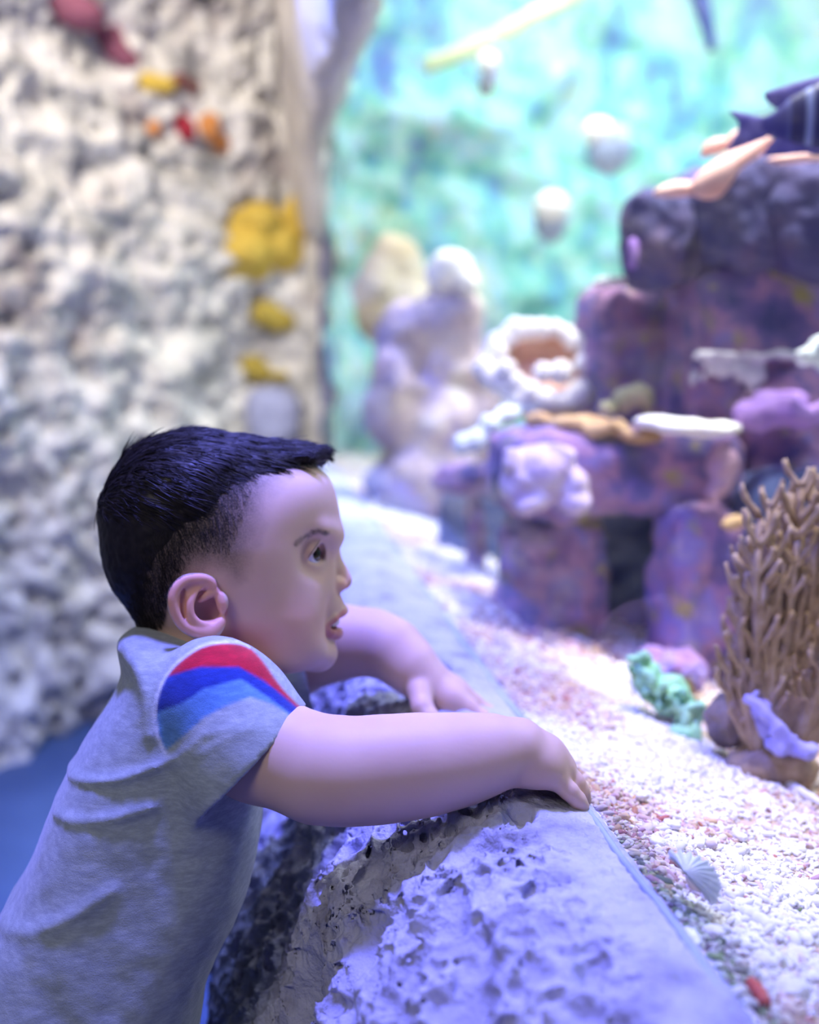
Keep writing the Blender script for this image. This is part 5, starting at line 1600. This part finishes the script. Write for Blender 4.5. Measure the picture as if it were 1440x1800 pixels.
# folds on the cloth
th = 0.0046
for vv in (sv, slv):
    ix = vv.band(0.012)
    pp = vv.pts(ix)
    dd = np.zeros(len(pp))
    near = pp[:, 1] < 0.02
    for pl, w_, h_ in FOLDS:
        q = seg_dist2(pp[:, 0], pp[:, 2], pl)
        dd += 0.42 * h_ * np.exp(-(q / (0.9 * w_)) ** 2) * near
    dd += 0.0005 * fbm(pp * np.array([1, 1, 0.6]), 24, 3, 4) + 0.0004 * fbm(pp, 80, 2, 6)
    vv.F[ix] -= dd
# hollow them: 3 mm cloth, then sleeve ends, neck hole, hem
c0 = L(446, 1338, .744)
c1 = L(530, 1186, .98)
def cut_at(c, n, side):
    n = np.asarray(n, float); n = n / np.linalg.norm(n)
    return lambda x, y, z: np.maximum(-((x - c[0]) * n[0] + (y - c[1]) * n[1] + (z - c[2]) * n[2]), side * y)
trunk_in = sv.F + th
slv_out = slv.F.copy()
slv.F = np.maximum(slv.F, -(slv.F + th))
slv.put(cut_at(c0, (0.69, -0.10, -0.71), 1), (-1, -1, -1), (1, 1, 1), 0.001, sub=True)
slv.put(cut_at(c1, (0.9, 0.05, 0.2), -1), (-1, -1, -1), (1, 1, 1), 0.001, sub=True)
slv.F = np.maximum(slv.F, -trunk_in)
sv.F = np.maximum(sv.F, -trunk_in)
sv.F = smin(sv.F, slv.F, 0.007)
sv.cone(p3(420, 1095, 0), p3(345, 1175, 0), 0.048, 0.041, 0.004, sub=True)
sv.cone(p3(420, 1095, 0), p3(455, 1120, 0), 0.050, 0.052, 0.004, sub=True)
sv.put(lambda x, y, z: z + 0.425 + 0 * x + 0 * y, (-1, -1, -1), (1, 1, 1), 0, sub=True)
shV, shQ = sv.mesh(2)
# stripe bands and armhole seam as smooth per-vertex distances
ax_, by_, cz_ = shV[:, 0], shV[:, 1], shV[:, 2]
# the same point seen at the sleeve's own distance, so that the bands wrap the near sleeve
dist_scale = np.linalg.norm(BOY @ (CAM - HC))
spx = 0 * ax_; spy = 0 * ax_
wp = toW(shV) - CAM
dep = wp @ FW
spx = CXP + FPX * (wp @ RT) / dep; spy = CYP - FPX * (wp @ UP) / dep
def below(curve):
    cx, cy = np.array(curve, float).T
    return spy - np.interp(spx, cx, cy)
b0 = below([(260, 1205), (296, 1180), (328, 1152), (368, 1131), (424, 1130), (452, 1150), (492, 1212), (520, 1260)])
b1 = below([(260, 1200), (296, 1188), (352, 1172), (420, 1172), (464, 1196), (497, 1222), (530, 1250)])
b2 = below([(260, 1262), (278, 1252), (320, 1236), (360, 1210), (424, 1193), (464, 1220), (498, 1244), (530, 1270)])
b3 = below([(260, 1345), (288, 1322), (320, 1296), (360, 1260), (400, 1240), (440, 1225), (480, 1238), (530, 1272)])
seam = poly_sd(spx, spy, smooth_poly([(292, 1326), (277, 1290), (273, 1250), (280, 1215), (296, 1182), (328, 1152), (366, 1131), (424, 1129), (455, 1150), (497, 1215), (560, 1270), (560, 1480), (420, 1480)], 2))
band = 0.0 + 0 * b0
def edge(x, w=3.2):
    return np.clip(x / (2 * w) + 0.5, 0, 1)
onsl = (by_ < -0.045).astype(float)
shirt_grey = np.array([0.30, 0.335, 0.32]); red = np.array([0.42, 0.004, 0.022]); blue = np.array([0.012, 0.032, 0.24]); lblue = np.array([0.10, 0.23, 0.46])
colr = np.tile(shirt_grey, (len(shV), 1))
me_ = edge(seam, 3.0)[:, None] * onsl[:, None]
strip = red[None] * (1 - edge(b1))[:, None] + edge(b1)[:, None] * (blue[None] * (1 - edge(b2))[:, None] + edge(b2)[:, None] * lblue[None])
strip = strip * (1 - edge(b3))[:, None] + shirt_grey[None] * 1.12 * edge(b3)[:, None]
colr = colr * (1 - me_) + strip * me_
pale_line = np.exp(-((seam + 2.0) / 3.2) ** 2) * onsl * (spy < 1325) * (spx < 440)
colr = colr * (1 - pale_line[:, None]) + np.array([0.55, 0.58, 0.60]) * pale_line[:, None]
def cloth_material():
    m, nt, b = new_mat('jersey_cloth')
    at = N(nt, 'ShaderNodeAttribute', attribute_name='dye')
    tc = N(nt, 'ShaderNodeTexCoord')
    mp = N(nt, 'ShaderNodeMapping'); mp.inputs['Scale'].default_value = (1, 1, 3.2); mp.inputs['Rotation'].default_value = (0, 0.35, 0)
    nt.links.new(tc.outputs['Object'], mp.inputs['Vector'])
    no = N(nt, 'ShaderNodeTexNoise', ins={'Scale': 95, 'Detail': 6, 'Roughness': 0.72})
    nt.links.new(mp.outputs['Vector'], no.inputs['Vector'])
    r = ramp(nt, [(0.30, (0.74, 0.76, 0.78)), (0.5, (0.96, 0.97, 0.97)), (0.7, (1.28, 1.26, 1.24))])
    nt.links.new(no.outputs['Fac'], r.inputs['Fac'])
    mx = N(nt, 'ShaderNodeMix', data_type='RGBA', blend_type='MULTIPLY'); mx.inputs['Factor'].default_value = 1
    nt.links.new(at.outputs['Color'], mx.inputs['A']); nt.links.new(r.outputs['Color'], mx.inputs['B'])
    nt.links.new(mx.outputs['Result'], b.inputs['Base Color'])
    b.inputs['Roughness'].default_value = 0.95
    b.inputs['Specular IOR Level'].default_value = 0.15
    b.inputs['Sheen Weight'].default_value = 0.25
    bn = N(nt, 'ShaderNodeTexNoise', ins={'Scale': 1100, 'Detail': 2})
    nt.links.new(tc.outputs['Object'], bn.inputs['Vector'])
    bp = N(nt, 'ShaderNodeBump', ins={'Strength': 0.35, 'Distance': 0.0006})
    nt.links.new(bn.outputs['Fac'], bp.inputs['Height'])
    nt.links.new(bp.outputs['Normal'], b.inputs['Normal'])
    return m
CLOTH = cloth_material()
shirt = mesh_np('shirt', toW(shV), shQ, CLOTH, parent=person, attrs={'dye': ('FLOAT_COLOR', np.concatenate([colr, np.ones((len(colr), 1))], 1))})
tag(shirt, 'heather grey T-shirt with red and blue bands on the sleeve')
# shorts and shoes below the frame
SHORTS = plain('navy_cloth', (0.02, 0.03, 0.08), 0.9)
V_, F_ = blobs_np([(toL((-0.275, 0.80, 0.46)), (0.075, 0.115, 0.07)), (toL((-0.268, 0.742, 0.38)), (0.064, 0.062, 0.09)), (toL((-0.268, 0.862, 0.38)), (0.064, 0.062, 0.09))], 0.03, 0.006)
mesh_np('shorts', toW(V_), F_, SHORTS, parent=person)
SHOE = plain('grey_shoe', (0.2, 0.2, 0.22), 0.7)
for sg in (-1, 1):
    V_, F_ = blobs_np([((-0.285, 0.80 + sg * 0.058, 0.036), (0.036, 0.032, 0.0355)), ((-0.235, 0.80 + sg * 0.060, 0.032), (0.045, 0.034, 0.0315)), ((-0.195, 0.80 + sg * 0.061, 0.028), (0.030, 0.032, 0.0275))], 0.02, 0.005)
    mesh_np('shoe', V_, F_, SHOE, parent=person)
